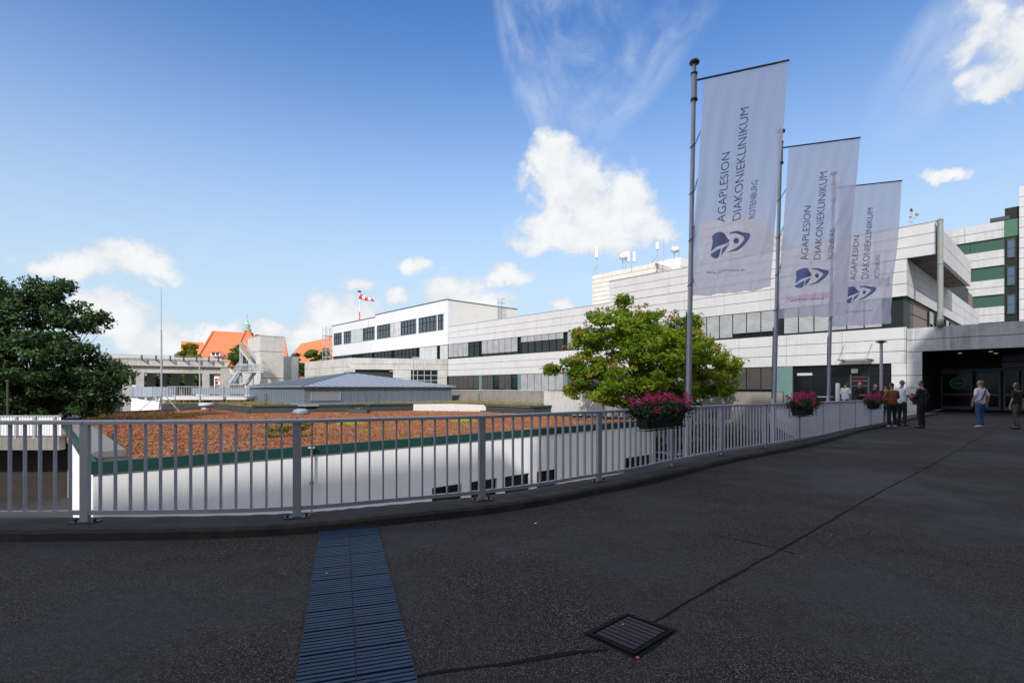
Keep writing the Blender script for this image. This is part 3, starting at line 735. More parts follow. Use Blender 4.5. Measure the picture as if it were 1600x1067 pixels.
# ------------------------------------------------------------------ white wing
Wb = empty('white_wing', pq(46, 75, -4.6)); tag(Wb, 'white rendered wing with one row of wide windows, left of the grey wing', 'building')
qe = qp(519, 40.8); qs = qp(587, 40.8)
mb = MB(); box_pq(mb, 41.1, 53.4, 57.5, qe - 0.1, -4.6, 13.2); mb.build('core_wall', DGREEN, Wb)
wins = [tuple(sorted((qp(r, 40.8), qp(l, 40.8)))) for (l, r) in ((686 - 2, 693.5), (654, 683), (621.5, 651), (589, 621), (561, 586), (537, 560.5), (521.5, 534.5))]
mb = MB()
mb.fbox(f0, 57.42, qe, -0.3, 0.05, 7.42, 9.5)
mb.fbox(f0, 57.42, qs, -0.3, 0.05, 11.66, 13.45); mb.fbox(f0, qs, qe, -0.3, 0.05, 11.66, 13.1)
cur = 57.42
for a, b in wins:
    if a - cur > 0.03: mb.fbox(f0, cur, a, -0.3, 0.045, 9.5, 11.66)
    cur = b
mb.fbox(f0, cur, qe, -0.3, 0.045, 9.5, 11.66)
mb.build('render_wall', CONW, Wb)
mb = MB(); mb.fbox(QF(57.42), 41.1, 53.5, -0.3, 0.0, 7.42, 13.40); mb.build('side_wall', PLASTER, Wb)
mb = MB(); mb.fbox(QF(57.42), 40.74, 53.55, -0.35, 0.06, 13.402, 13.5); mb.fbox(f0, 57.5, qs, -0.3, 0.12, 13.452, 13.56); mb.fbox(f0, qs + 0.02, qe, -0.3, 0.12, 13.102, 13.2); mb.build('roof_edge', STEELD, Wb)
bl = [[], [], [1, 1, 1, 0, 0, 0, 0][::-1], [1, 1, 0, 0, 0, 0][::-1], [0, 0, 0, 1], [1, 1, 1, 0, 0, 0], []]
pat = [None, None, [0, 0, 0, 0, 0, 1.0], [1.0, 1.0, 0, 0, 0, 0][::1], [0, 0, 0, .98], [1.0, 1.0, 0, 0], None]
for (a, b), pt in zip(wins, pat):
    n = max(2, int(round((b - a) / 0.95)))
    window(Wb, f0, a, b, 9.5, 11.66, n, pt, bm=BLINDW, gm=GLASSM, tr=0.62, sill=True, out=0.06, w=-0.1)
# lower window storey of the white wing
segs = [(57.5, 59.4, [.98]), (60.1, 64.6, [.98, .98, .98]), (65.4, 72.0, None), (72.8, 78.5, None), (79.2, 86, None), (86.6, 94.4, None)]
for a, b, pt in segs:
    window(Wb, f0, a, b, 5.45, 7.40, max(2, int((b - a) / 1.05)), pt, bm=BLINDW, tr=0.65)
mb = MB(); panels(mb, f0, 57.42, qe, 3.15, 5.43, 3, [57.42 + 5 * k for k in range(1, 8)]); mb.build('panel_band', CON, Wb)

# roof ladder on its side wall
c0 = pqx(777, 57.42); c1 = pqx(788, 57.42)
t = empty('roof_ladder', pq((c0 + c1) / 2, 57.3, 9.8)); tag(t, 'steel ladder with hoops climbing onto the roof of the white wing', 'ladder')
fl = QF(57.42); m = MB()
for u in (c0, c0 + 0.6):
    m.fbox(fl, u, u + 0.05, 0.15, 0.2, 9.8, 14.6)
for k in range(15): m.fbox(fl, c0 + 0.05, c0 + 0.6, 0.16, 0.19, 10.0 + 0.3 * k, 10.04 + 0.3 * k)
for z in (11.5, 12.3, 13.1, 13.9, 14.5):
    m.fbox(fl, c0 - 0.15, c0 + 0.8, 0.75, 0.79, z, z + 0.05); m.fbox(fl, c0 - 0.15, c0 - 0.11, 0.2, 0.75, z, z + 0.05); m.fbox(fl, c0 + 0.76, c0 + 0.8, 0.2, 0.75, z, z + 0.05)
m.fbox(fl, c0 + 0.3, c0 + 0.34, 0.72, 0.745, 11.5, 14.55)
m.build('ladder_frame', STEEL, t)

# ------------------------------------------------------------------ low parking building with concrete bands
G = empty('delivery_building', pq(36, 66, -4.6)); tag(G, 'low angular concrete building with a loading bay and a grid garage door', 'building')
pA = 29.7; qA = 63.5; pB = 40.7; qB = 57.45; qC = qp(476, pA)
A_ = Vector(pq(pA, qA)); B_ = Vector(pq(pB, qB)); d_ = (B_ - A_); Ld = d_.length; d_.normalize()
nrm = Vector((d_.y, -d_.x))   # towards the viewer
fdg = (A_.x, A_.y, d_.x, d_.y, nrm.x, nrm.y)
fA = PF(pA)
mb = MB(); mb.prism([pq(pA + .4, qA + .2), pq(pB, qB + 0.8), pq(pB, qC), pq(pA + .4, qC)], -4.6, 5.25); mb.build('core_wall', BLACKP, G)
def udg(x):
    u = (x - 800) / F   # intersection of the column with the diagonal face
    # (A + t d): x = u*y
    return (u * A_.y - A_.x) / (d_.x - u * d_.y)
mb = MB()
o0, o1, g0_, g1_ = udg(555), udg(614), udg(642), udg(684)
panels(mb, fdg, 0, Ld - 0.05, 3.95, 5.43, 2, [3.0, 6.2, 9.4], th=0.35)
panels(mb, fdg, 0, o0, -4.5, 3.92, 8, [], th=0.35); panels(mb, fdg, o1, g0_, -4.5, 3.92, 8, [], th=0.35); panels(mb, fdg, g1_, Ld - 0.05, -4.5, 3.92, 8, [], th=0.35)
panels(mb, fdg, o0, o1, -4.5, 0.6, 4, [], th=0.34); panels(mb, fdg, g0_, g1_, -4.5, 0.5, 4, [], th=0.34)
panels(mb, fA, qA + 0.01, qC, -4.5, 5.43, 9, [qA + 3 * k for k in range(1, 6)], th=0.35)
mb.build('concrete_wall', CONOLD, G)
m = MB(); m.prism([pq(pA + .1, qA + .1), pq(pB, qB + .3), pq(pB, qC), pq(pA + .1, qC)], 5.26, 5.36); m.build('roof', CONOLD, G)
m = MB(); m.fbox(fdg, g0_, g1_, -0.3, -0.2, 0.5, 3.92); go = m.build('garage_door', GLASS, G)
m = MB(); nx, nz_ = 4, 5
for i in range(nx + 1): uu = g0_ + (g1_ - g0_) * i / nx; m.fbox(fdg, max(g0_, uu - .05), min(g1_, uu + .05), -0.198, -0.13, 0.5, 3.92)
for j in range(nz_ + 1): zz = 0.5 + 3.42 * j / nz_; m.fbox(fdg, g0_, g1_, -0.128, -0.10, max(.5, zz - .05), min(3.92, zz + .05))
m.build('door_grid', STEEL, go)
m = MB(); m.fbox(fdg, o0 + 0.2, o0 + 3.4, -1.6, -1.4, 0.6, 2.7); m.build('bay_door', WHITE, G)
m = MB(); m.fbox(fdg, o0 + 4.3, o0 + 5.8, -0.34, -0.30, 3.7, 3.8); m.build('bay_lamp', LAMPM, G)
m = MB(); m.prism([pq(pA + 6, qA + 1), pq(pA + 9, qA), pq(pA + 9, qA + 8), pq(pA + 6, qA + 8)], 0, 0.1)
# lamp post in front of it
t = empty('street_lamp', at(646, 600, 60)); tag(t, 'thin grey street lamp in front of the grid garage door', 'lamp')
b0 = at(646, 606, 60); m = MB(); m.tube([(b0[0], b0[1], -4.6), (b0[0], b0[1], 5.0)], 0.06, 8); m.build('post', STEEL, t)
m = MB(); m.obox((b0[0] + 0.4, b0[1]), (1, 0), 1.0, 0.2, 5.0, 5.1); m.build('lamp_head', STEEL, t)

# weathered parapets in front of the wing
t = empty('ramp_parapet', pq(36, 40, -0.5)); tag(t, 'stained concrete parapet below the lowest windows of the grey wing', 'wall')
fr = PF(36.5); a, b = sorted((qp(706, 36.5), qp(852, 36.5))); m = MB(); panels(m, fr, a, b, -1.2, 1.25, 1, [a + 4 * k for k in range(1, 6)], th=0.3); m.build('parapet_wall', CONDK, t)
m = MB(); m.fbox(fr, a - .02, b, -0.36, 0.06, 1.252, 1.33); m.build('parapet_cap', CONOLD, t)
m = MB(); m.fbox(fr, a + 1, b, 0.3, 2.2, -0.5, -0.15); m.build('parapet_footing', CON, t)
t = empty('concrete_block_wall', pq(34, 26, -0.5)); tag(t, 'short pale concrete wall end half hidden by the leafy tree', 'wall')
a, b = sorted((qp(850, 34), qp(940, 34))); m = MB(); m.fbox(PF(34), a, b, -0.4, 0, -1.5, 1.22); m.build('block', CONOLD, t)
m = MB(); m.fbox(PF(34), a, b, -0.42, 0.02, 1.222, 1.27); m.build('cap', CONOLD, t)

# ------------------------------------------------------------------ tall green and white block on the far right
RB = empty('ward_block', pq(104, 8, -4.6)); tag(RB, 'tall ward block banded in white and green at the right edge', 'building')
fR = PF(100)
def zr(x, y): q = qp(x, 100); return E + (HZ - y) / F * pq(100, q)[1]
q_l, q_s, q_t = qp(1440, 100), qp(1569.5, 100), qp(1592, 100)
zs = [zr(1560, y) for y in (347, 372.5, 391, 415, 436.5, 460, 479, 503, 522, 546)]
mb = MB(); box_pq(mb, 100.2, 115, q_s, q_l, -4.6, zs[0] - 0.2); mb.build('core_wall', JOINT, RB)
for i in (0, 2, 4, 6, 8):
    mb = MB(); panels(mb, fR, q_s, q_l, zs[i + 1], zs[i], 2, [q_s + 4.2 * k for k in range(1, 6)], th=0.2, out=0.15, gap=0.06)
    mb.build('white_band', CONSIDE, RB)
for i in (1, 3, 5, 7):
    mb = MB(); mb.fbox(fR, q_s, q_l, -0.2, -0.1, zs[i + 1], zs[i]); mb.build('green_band', GREENP, RB)
mb = MB()
for i in (1, 3, 5, 7):
    for k in range(1, 5): mb.fbox(fR, q_s + 3.6 * k, q_s + 3.6 * k + 0.06, -0.1, -0.07, zs[i + 1], zs[i])
mb.build('band_joint', JOINT, RB)
zt = zr(1575, 325)
mb = MB(); mb.fbox(fR, q_t, q_s - 0.02, -3, -0.05, -4.6, zt); mb.build('stair_strip', DGREEN, RB)
mb = MB(); mb.fbox(fR, q_t, q_s - 0.02, -0.04, 0.02, zr(1575, 370), zr(1575, 344)); mb.build('green_panel', GREENB, RB)
for (ya, yb) in ((373, 403), (416, 446), (460, 491)):
    window(RB, fR, q_t + 0.35, q_s - 0.25, zr(1580, yb), zr(1580, ya), 1, None, gm=GLASSL, tr=0.5, w=0.05, fw=0.16, fm=STEELD)
mb = MB(); panels(mb, fR, q_t - 14, q_t - 0.03, -4.6, zr(1593, 293), 24, [q_t - 4, q_t - 8], th=0.3, out=0.3, gap=0.06); mb.build('white_wall', CON, RB)
mb = MB(); box_pq(mb, 100.25, 112, q_t - 14, q_t - 0.05, -4.6, zr(1593, 294)); mb.build('core_wall', JOINT, RB)
mb = MB(); mb.fbox(fR, q_s - 0.5, q_s + 1.5, -2, 0, zr(1563, 345), zr(1563, 339)); mb.build('roof_box', STEELD, RB)

# ------------------------------------------------------------------ unseen blocks added behind the viewer, stepped to shade the deck and low wall
def shade_block(name, label, p0, p1, q0, q1, z1):
    t = empty(name, pq((p0 + p1) / 2, (q0 + q1) / 2, -4.6)); tag(t, label, 'building')
    mb = MB(); box_pq(mb, p0, p1, q0, q1 - 0.2, -4.6, z1 - 0.0); mb.build('core_wall', DGREEN, t)
    mb = MB(); fr = QF(q1, 1); z = 1.2
    while z < z1 - 1.0:
        mb.fbox(fr, p0, p1, -0.2, 0.0, z + 1.9, min(z + 3.9, z1 + 0.05)); z += 3.9
    mb.build('panel_band', CON, t)
shade_block('high_shade_block', 'unseen high panelled block behind the viewer on the left, shaped to cast shade', -57.3, -41.0, -36, -18, 44.3)
shade_block('left_low_shade_block', 'unseen lower block left of the high one behind the viewer, shaped to cast shade', -76, -57.3, -36, -18, 37.0)
shade_block('linking_shade_block', 'unseen lower block between the two high ones behind the viewer, shaped to leave a sunlit gap', -41.0, -38.4, -36, -18, 38.5)
shade_block('second_shade_block', 'unseen highest panelled block behind the viewer, shaped to cast shade', -38.4, -20, -36, -18, 45.8)
shade_block('third_shade_block', 'unseen high block directly behind the viewer, shaped to cast shade', -20, -13, -36, -18, 43.0)
shade_block('middle_shade_block', 'unseen medium high block behind the viewer, shaped to cast shade', -13, -8, -36, -18, 37.5)
shade_block('lower_shade_block', 'unseen medium block behind the viewer, shaped to cast shade on the deck', -8, 1.8, -36, -18, 31.5)
shade_block('right_shade_block', 'unseen medium block behind the viewer on the far right, shaped to cast shade', 1.8, 45, -36, -18, 34.0)
# ------------------------------------------------------------------ sedum roof building below the deck
RZ = -0.7
def sedum_mat(name, a, b, c, lo=0.42, hi=0.6):
    m = mat(name, a, 0.95); t = m.node_tree; bs = t.nodes['Principled BSDF']; g = t.nodes.new; l = t.links.new
    tcn = g('ShaderNodeTexCoord')
    def nz(sc, det, rg=0.65):
        n = g('ShaderNodeTexNoise'); n.inputs['Scale'].default_value = sc; n.inputs['Detail'].default_value = det; n.inputs['Roughness'].default_value = rg
        l(tcn.outputs['Object'], n.inputs['Vector']); return n.outputs['Fac']
    def mr(v, x0, x1, y0=0, y1=1):
        r = g('ShaderNodeMapRange'); l(v, r.inputs[0])
        for i, q in enumerate((x0, x1, y0, y1)): r.inputs[i + 1].default_value = q
        return r.outputs[0]
    def mx(f, p, q):
        n = g('ShaderNodeMix'); n.data_type = 'RGBA'; l(f, n.inputs[0])
        for i, k in ((6, p), (7, q)):
            if isinstance(k, tuple): n.inputs[i].default_value = (*k, 1)
            else: l(k, n.inputs[i])
        return n.outputs[2]
    c1 = mx(mr(nz(0.9, 8), lo, hi), a, b); c1 = mx(mr(nz(0.45, 8, 0.72), 0.50, 0.68), c1, c)
    h = g('ShaderNodeHueSaturation'); l(c1, h.inputs['Color']); l(mr(nz(9, 5, 0.8), 0.3, 0.7, 0.55, 1.4), h.inputs['Value'])
    l(h.outputs[0], bs.inputs['Base Color'])
    bp = g('ShaderNodeBump'); bp.inputs['Strength'].default_value = 1.0; bp.inputs['Distance'].default_value = 0.12
    l(nz(6, 6, 0.8), bp.inputs['Height']); l(bp.outputs[0], bs.inputs['Normal'])
    return m
SED = sedum_mat('sedum', (0.31, 0.09, 0.042), (0.34, 0.165, 0.07), (0.13, 0.13, 0.035), .45, .58)
SEDG = sedum_mat('sedum_green', (0.10, 0.14, 0.02), (0.20, 0.19, 0.03), (0.20, 0.10, 0.04))
DRYG = sedum_mat('dry_grass', (0.25, 0.19, 0.08), (0.16, 0.16, 0.05), (0.30, 0.22, 0.11))
ROOFA = [pq(1.23, 19.91), pq(31.6, 19.91), pq(31.6, 43.8), pq(22, 46.6), pq(14, 50), pq(14, 64), pq(1.23, 57)]
t = empty('sedum_roof_building', pq(16, 34, -4.6)); tag(t, 'low white walled building with a red sedum roof and dark green edge below the railing', 'building')
LOW = t
WALLW = mat('white_plaster_wall', (0.80, 0.80, 0.80), 0.75, var=0.05, vscale=0.25, streak=0.10)
fw_ = QF(19.95)
wx = [(675, 722), (736, 777), (789, 828), (839, 870.5), (975, 1021)]
wu = [tuple(pqx(x, 19.95) for x in ab) for ab in wx]
zt_, zb_ = -3.02, -4.3
m = MB()
cur = 1.23
for a, b in wu:
    m.fbox(fw_, cur, a, -0.3, 0, -4.6, -1.02); m.fbox(fw_, a, b, -0.3, 0, zt_, -1.02); m.fbox(fw_, a, b, -0.3, 0, -4.6, zb_); cur = b
m.fbox(fw_, cur, 31.5, -0.3, 0, -4.6, -1.02)
m.fbox(PF(1.23), 20.0, 57, -0.3, 0, -4.6, -1.02)
m.build('wall', WALLW, t)
for a, b in wu: window(t, fw_, a + .01, b - .01, zb_, zt_, 2, None, w=-0.2, fm=BLACKP, gm=GLASSD, fw=.05)
m = MB(); m.prism([pq(1.6, 20.3), pq(31.4, 20.3), pq(31.4, 43.6), pq(14.2, 50), pq(13.8, 63.6), pq(1.6, 56.8)], -1.0, RZ - 0.1); m.build('roof_slab', JOINT, t)
m = MB()
ra = [Vector(p) for p in ROOFA]
gg = mat('green_roof_edge', (0.006, 0.045, 0.04), 0.5, var=0.1)
m.fbox(fw_, 1.10, 31.7, -0.12, 0.06, -1.04, RZ + 0.02)
m.fbox(PF(1.23), 19.9, 57.05, -0.10, 0.07, -1.04, RZ + 0.02)
m.build('roof_edge', gg, t)
m = MB()   # far upstands of the roof
for i in (1, 2, 3, 4, 5):
    a, b = ra[i], ra[(i + 1) % 7]
    if i == 5: d = b - a; m.obox(((a.x + b.x) / 2, (a.y + b.y) / 2), d, d.length, 0.5, -1.0, RZ + 0.10)
    else: d = b - a; m.obox(((a.x + b.x) / 2, (a.y + b.y) / 2), d, d.length + .3, 0.3, -1.0, RZ + (0.08 if i == 1 else 0.30))
m.build('upstand', mat('bitumen_upstand', (0.03, 0.035, 0.04), 0.7, var=0.3, vscale=2), t)
# sloping concrete coping at the left end of the roof
m = MB(); m.fbox(PF(1.23), 22.0, 57.0, -1.0, -0.12, RZ - 0.08, RZ + 0.14)
m.build('gable_coping', mat('grey_coping', (0.17, 0.165, 0.165), 0.85, var=0.2, vscale=1.5), t)
m = MB()
pts = [pq(2.25, 20.1), pq(31.45, 20.1), pq(31.45, 43.7), pq(22, 46.4), pq(14.1, 49.9), pq(13.9, 63.8), pq(2.25, 57)]
m.prism(pts, RZ - 0.09, RZ - 0.02)
sub = m.build('sedum_mat', SED, t)
# downpipe/cable mast on the white wall
m = MB(); c = pq(pqx(487, 19.8), 19.8); m.tube([(c[0], c[1], -4.6), (c[0], c[1], -0.75)], 0.035, 8); m.box(c[0] - .12, c[0] + .12, c[1] - .05, c[1] + .05, -0.76, -0.70); m.box(c[0] - .07, c[0] + .07, c[1] - .06, c[1] + .06, -2.15, -2.0); m.build('cable_pipe', STEEL, t)

def inside(p, poly):
    x, y = p; c = False; n = len(poly)
    for i in range(n):
        x1, y1 = poly[i]; x2, y2 = poly[(i + 1) % n]
        if (y1 > y) != (y2 > y) and x < (x2 - x1) * (y - y1) / (y2 - y1) + x1: c = not c
    return c
def tufts(name, poly, n, z, h, w, m, label, near_bias=True, rad=0.06, blades=4):
    xs = [p[0] for p in poly]; ys = [p[1] for p in poly]; vs = []; fs = []; k = 0
    while k < n:
        x = random.uniform(min(xs), max(xs)); y = random.uniform(min(ys), max(ys))
        if not inside((x, y), poly): continue
        if near_bias and random.random() > (min(ys) + 6) / y: continue
        k += 1
        for _ in range(blades):
            a = random.uniform(0, 6.283); dx, dy = math.cos(a), math.sin(a); hh = h * random.uniform(0.4, 1.3); ww = w * random.uniform(0.6, 1.3)
            bx = x + random.uniform(-rad, rad); by = y + random.uniform(-rad, rad); l_ = random.uniform(-0.6, 0.6) * hh
            o = len(vs); vs += [(bx - dx * ww, by - dy * ww, z), (bx + dx * ww, by + dy * ww, z), (bx + dy * l_, by - dx * l_, z + hh)]
            fs.append((o, o + 1, o + 2))
    mb = MB(); mb.add(vs, fs); o = mb.build(name, m); tag(o, label=label, cat='plants', kind='stuff'); return o
tufts('sedum_plants', pts, 16000, RZ - 0.03, 0.07, 0.05, SED, 'reddish brown sedum carpet covering the low roof behind the railing', blades=3, rad=0.1)
# yellow-green moss cushions
for (x, y, s) in ((225, 648, .7), (250, 650, .5), (283, 649, .45), (480, 655, .5), (550, 661, .5), (150, 652, .4), (722, 657, .4)):
    P = at(x, y, 1); Y = F * (E - RZ) / (y - HZ); X = (x - 800) / F * Y
    if not inside((X, Y), pts): continue
pts_m = [(((x - 800) / F) * F * (E - RZ) / (y - HZ), F * (E - RZ) / (y - HZ)) for (x, y) in ((226, 649), (250, 650), (285, 649), (549, 661), (725, 657), (160, 651))]
vs = []; fs = []
for (X, Y) in pts_m:
    for k in range(420):
        a = random.uniform(0, 6.28); r = math.sqrt(random.random()) ; x = X + math.cos(a) * r * 0.9; y = Y + math.sin(a) * r * 1.1
        hh = 0.12 * random.uniform(.5, 1.2) * (1.2 - r); o = len(vs); b = random.uniform(0, 6.28)
        vs += [(x - .05 * math.cos(b), y - .05 * math.sin(b), RZ - .03), (x + .05 * math.cos(b), y + .05 * math.sin(b), RZ - .03), (x, y, RZ + hh)]; fs.append((o, o + 1, o + 2))
mb = MB(); mb.add(vs, fs); tag(mb.build('moss_cushions', mat('bright_moss', (0.26, 0.36, 0.02), 0.9, var=0.3)), label='bright yellow green moss cushions dotted over the red sedum roof', cat='moss', kind='stuff')
# pebbles near the left roof corner
vs = []; mb = MB()
for k in range(120):
    p = random.uniform(2.6, 6.5) ; q = random.uniform(20.4, 26) ; x, y = pq(p, q); r = random.uniform(.02, .05)
    mb.add([(x + r, y, RZ), (x, y + r, RZ), (x - r, y, RZ), (x, y - r, RZ), (x, y, RZ + r)], [(0, 1, 4), (1, 2, 4), (2, 3, 4), (3, 0, 4)])
tag(mb.build('roof_pebbles', mat('pebble_grey', (0.24, 0.22, 0.21), 0.8, var=0.3, vscale=6)), label='pale pebbles at the left corner of the sedum roof', cat='pebbles', kind='stuff')
# roof fittings
def vent(x, y, z, label, r=0.35, h=0.5):
    Y = F * (E - z) / (y - HZ); X = (x - 800) / F * Y
    t = empty('roof_vent', (X, Y, z)); tag(t, label, 'vent')
    m = MB(); m.lathe((X, Y, z), [(r * .8, 0), (r * .8, h * .6)], 16); m.build('vent_pipe', STEEL, t)
    m = MB(); m.lathe((X, Y, z), [(r * 1.25, h * .61), (r * 1.3, h * .9), (r * 0.9, h), (0.02, h * 1.02)], 16); m.build('vent_cap', mat('vent_cap_white', (0.42, 0.44, 0.46), 0.4), t)
vent(322, 642, RZ, 'white capped round vent on the far left of the red sedum roof', 0.52, 0.8)
t = empty('vent_stub', (*[c for c in ((179 - 800) / F * 22.0, 22.0)], RZ)); tag(t, 'short black vent pipe standing in the sedum near the left corner', 'vent pipe')
m = MB(); X, Y = (179 - 800) / F * 22.0, 22.0; m.lathe((X, Y, RZ), [(.07, 0), (.07, .30), (.09, .31), (.09, .36), (.02, .37)], 12); m.build('pipe', STEELD, t)
t = empty('roof_drain', (*at(562, 0, 47)[:2], RZ)); tag(t, 'flat dark rooflight box behind the sedum near the zinc pavilion', 'rooflight')
X, Y = at(562, 0, 46.5)[:2]; m = MB(); m.box(X - .8, X + .8, Y - .6, Y + .6, RZ, RZ + .35); m.build('curb', STEELD, t); m = MB(); m.lathe((X, Y, RZ + .352), [(.6, 0), (.5, .12), (.02, .16)], 14); m.build('dome', STEELD, t)

# upper roof terrace behind with the zinc pavilion
UZ = -0.12
ROOFB = [pq(31.8, 32), pq(37.5, 32), pq(37.5, 57), pq(30, 62), pq(24, 82), pq(14.2, 88), pq(9.6, 66), pq(14.2, 64), pq(14.3, 50.2), pq(22, 46.9), pq(31.8, 44.1)]
t = empty('upper_roof', pq(25, 60, -4.6)); tag(t, 'slightly higher flat roof of dry grass around the zinc pavilion', 'building')
m = MB(); m.prism(ROOFB, -4.6, UZ - 0.05); m.build('wall', mat('bitumen_wall', (.035, .04, .045), .8, var=.3, vscale=1.5), t)
grass_poly = [Vector(p) for p in ROOFB]; cc_ = sum(grass_poly, Vector((0, 0))) / len(grass_poly); gp2 = [tuple(cc_ + (p - cc_) * 0.985) for p in grass_poly]
m = MB(); m.prism(gp2, UZ - 0.04, UZ + 0.01); m.build('grass_layer', DRYG, t)
m = MB()
rb = [Vector(p) for p in ROOFB]
for i in (9, 8, 10, 0): 
    a, b = rb[i], rb[(i + 1) % len(rb)]; d = b - a; m.obox(((a.x + b.x) / 2, (a.y + b.y) / 2), d, d.length + .2, 0.22, UZ - 0.04, UZ + 0.13)
m.build('roof_edge', mat('dark_green_edge', (0.02, 0.045, 0.045), 0.5), t)
# white membrane roof strip to the right of the pavilion
m = MB(); m.prism([pq(27.5, 44.6), pq(31.4, 39.0), pq(36.4, 33), pq(36.4, 38), pq(30, 47.5)], RZ - .3, UZ + 0.05); m.build('membrane', mat('white_membrane', (0.50, 0.50, 0.51), 0.7, var=0.08), t)
tufts('dry_grass_plants', gp2, 9000, UZ, 0.30, 0.03, DRYG, 'dry straw coloured grass growing on the upper roof around the pavilion', near_bias=False, rad=0.15)
tufts('yellow_roof_plants', [pq(30, 46), pq(33, 43), pq(37, 50), pq(36.6, 38), pq(37.2, 38), pq(37.3, 55), pq(33, 56)], 1400, UZ, 0.22, 0.03, mat('yellow_moss', (0.34, 0.27, 0.03), 0.9, var=0.3), 'yellow flowering roof plants right of the zinc pavilion', near_bias=False)

PV = empty('zinc_pavilion', pq(27, 58, UZ)); tag(PV, 'low square pavilion clad in grey zinc with a shallow pyramid roof', 'pavilion')
dS = 48.0
c0 = Vector((-0.401 * dS, dS)); pc, qc_ = c0.x * BX + c0.y * BY, -c0.x * BY + c0.y * BX
Sd = 0.3476 * dS
zb = E - 24.5 / F * dS; ze = E + 1.6 / F * dS
m = MB(); box_pq(m, pc + .05, pc + Sd - .05, qc_ + .05, qc_ + Sd - .05, zb - .3, ze - .03); m.build('core_wall', ZINC, PV)
m = MB()
nS = 22
for i in range(nS):
    a = Sd * i / nS; b = Sd * (i + 1) / nS
    m.fbox(QF(qc_), pc + a + .02, pc + b - .02, -0.04, 0.0, zb, ze - .02); m.fbox(QF(qc_), pc + b - .02, pc + b + .0, -0.03, 0.03, zb, ze - .02)
    m.fbox(PF(pc), qc_ + a + .02, qc_ + b - .02, -0.04, 0.0, zb, ze - .02); m.fbox(PF(pc), qc_ + b - .02, qc_ + b + .0, -0.03, 0.03, zb, ze - .02)
m.build('zinc_cladding', ZINC, PV)
m = MB(); m.fbox(QF(qc_), pc - .1, pc + Sd + .4, 0.0, .5, zb - .25, zb - .02); m.fbox(PF(pc), qc_ + .0, qc_ + Sd, 0.0, .5, zb - .25, zb - .02); m.build('plinth', ZINCL, PV)
# roof
ov = 0.35; ap = (pc + Sd / 2, qc_ + Sd / 2); za = E + 23.5 / F * (BY * ap[0] + BX * ap[1])
cs = [(pc - ov, qc_ - ov), (pc + Sd + ov, qc_ - ov), (pc + Sd + ov, qc_ + Sd + ov), (pc - ov, qc_ + Sd + ov)]
m = MB(); vs = [pq(*c, ze) for c in cs] + [pq(*c, ze + .07) for c in cs] + [pq(*ap, za)]
m.add(vs, [(3, 2, 1, 0), (0, 1, 5, 4), (1, 2, 6, 5), (2, 3, 7, 6), (3, 0, 4, 7), (4, 5, 8), (5, 6, 8), (6, 7, 8), (7, 4, 8)])
rf = m.build('roof', ZINCL, PV)
m = MB()
def roofz(p, q): 
    k = max(abs(p - ap[0]), abs(q - ap[1])) / (Sd / 2 + ov); return za + (ze + .07 - za) * k
def seamline(p0, q0, p1, q1, w=.035, h=.05): m.bar(pq(p0, q0, roofz(p0, q0) + h / 2), pq(p1, q1, roofz(p1, q1) + h / 2), w, h)
nn = 26
for i in range(1, nn):
    tt = -1 + 2 * i / nn; L_ = Sd / 2 + ov
    for side in (0, 1):
        if side == 0: seamline(ap[0] + tt * L_, ap[1] - L_, ap[0] + tt * L_, ap[1] - abs(tt) * L_)
        else: seamline(ap[0] - L_, ap[1] + tt * L_, ap[0] - abs(tt) * L_, ap[1] + tt * L_)
for c in cs: seamline(c[0], c[1], ap[0], ap[1], .12, .07)
m.build('standing_seam', ZINC, rf)
m = MB(); m.lathe(pq(*ap, za - .05), [(.7, 0), (.6, .15), (.25, .22)], 16); m.build('roof_cap', ZINC, rf)
a, b = pqx(485, qc_), pqx(532, qc_)
m = MB(); m.fbox(QF(qc_), a, b, 0.03, .10, zb + .25, zb + .31); m.fbox(QF(qc_), a, b, 0.03, .10, zb + .95, zb + 1.01); m.fbox(QF(qc_), a, a + .1, 0.03, .10, zb + .31, zb + .95); m.fbox(QF(qc_), b - .1, b, 0.03, .10, zb + .31, zb + .95)
lv = m.build('louvre_frame', STEEL, PV)
m = MB()
for k in range(8): m.fbox(QF(qc_), a + .1, b - .1, 0.03, .06, zb + .33 + k * .078, zb + .385 + k * .078)
m.build('louvre', STEEL, lv)
for x in (444, 572, 670, 443):
    pass
# small dome rooflight in front of the pavilion
t = empty('dome_rooflight', (*at(470, 0, 44.5)[:2], RZ)); tag(t, 'round white dome rooflight in front of the zinc pavilion corner', 'rooflight')
X, Y = at(470, 0, 45.0)[:2]; m = MB(); m.lathe((X, Y, RZ), [(.75, 0), (.7, .2)], 20); m.build('curb', ZINC, t); m = MB(); m.lathe((X, Y, RZ + .202), [(.7, 0), (.6, .12), (.38, .22), (.02, .27)], 20); m.build('dome', mat('dome_white', (.24, .26, .29), .4), t)

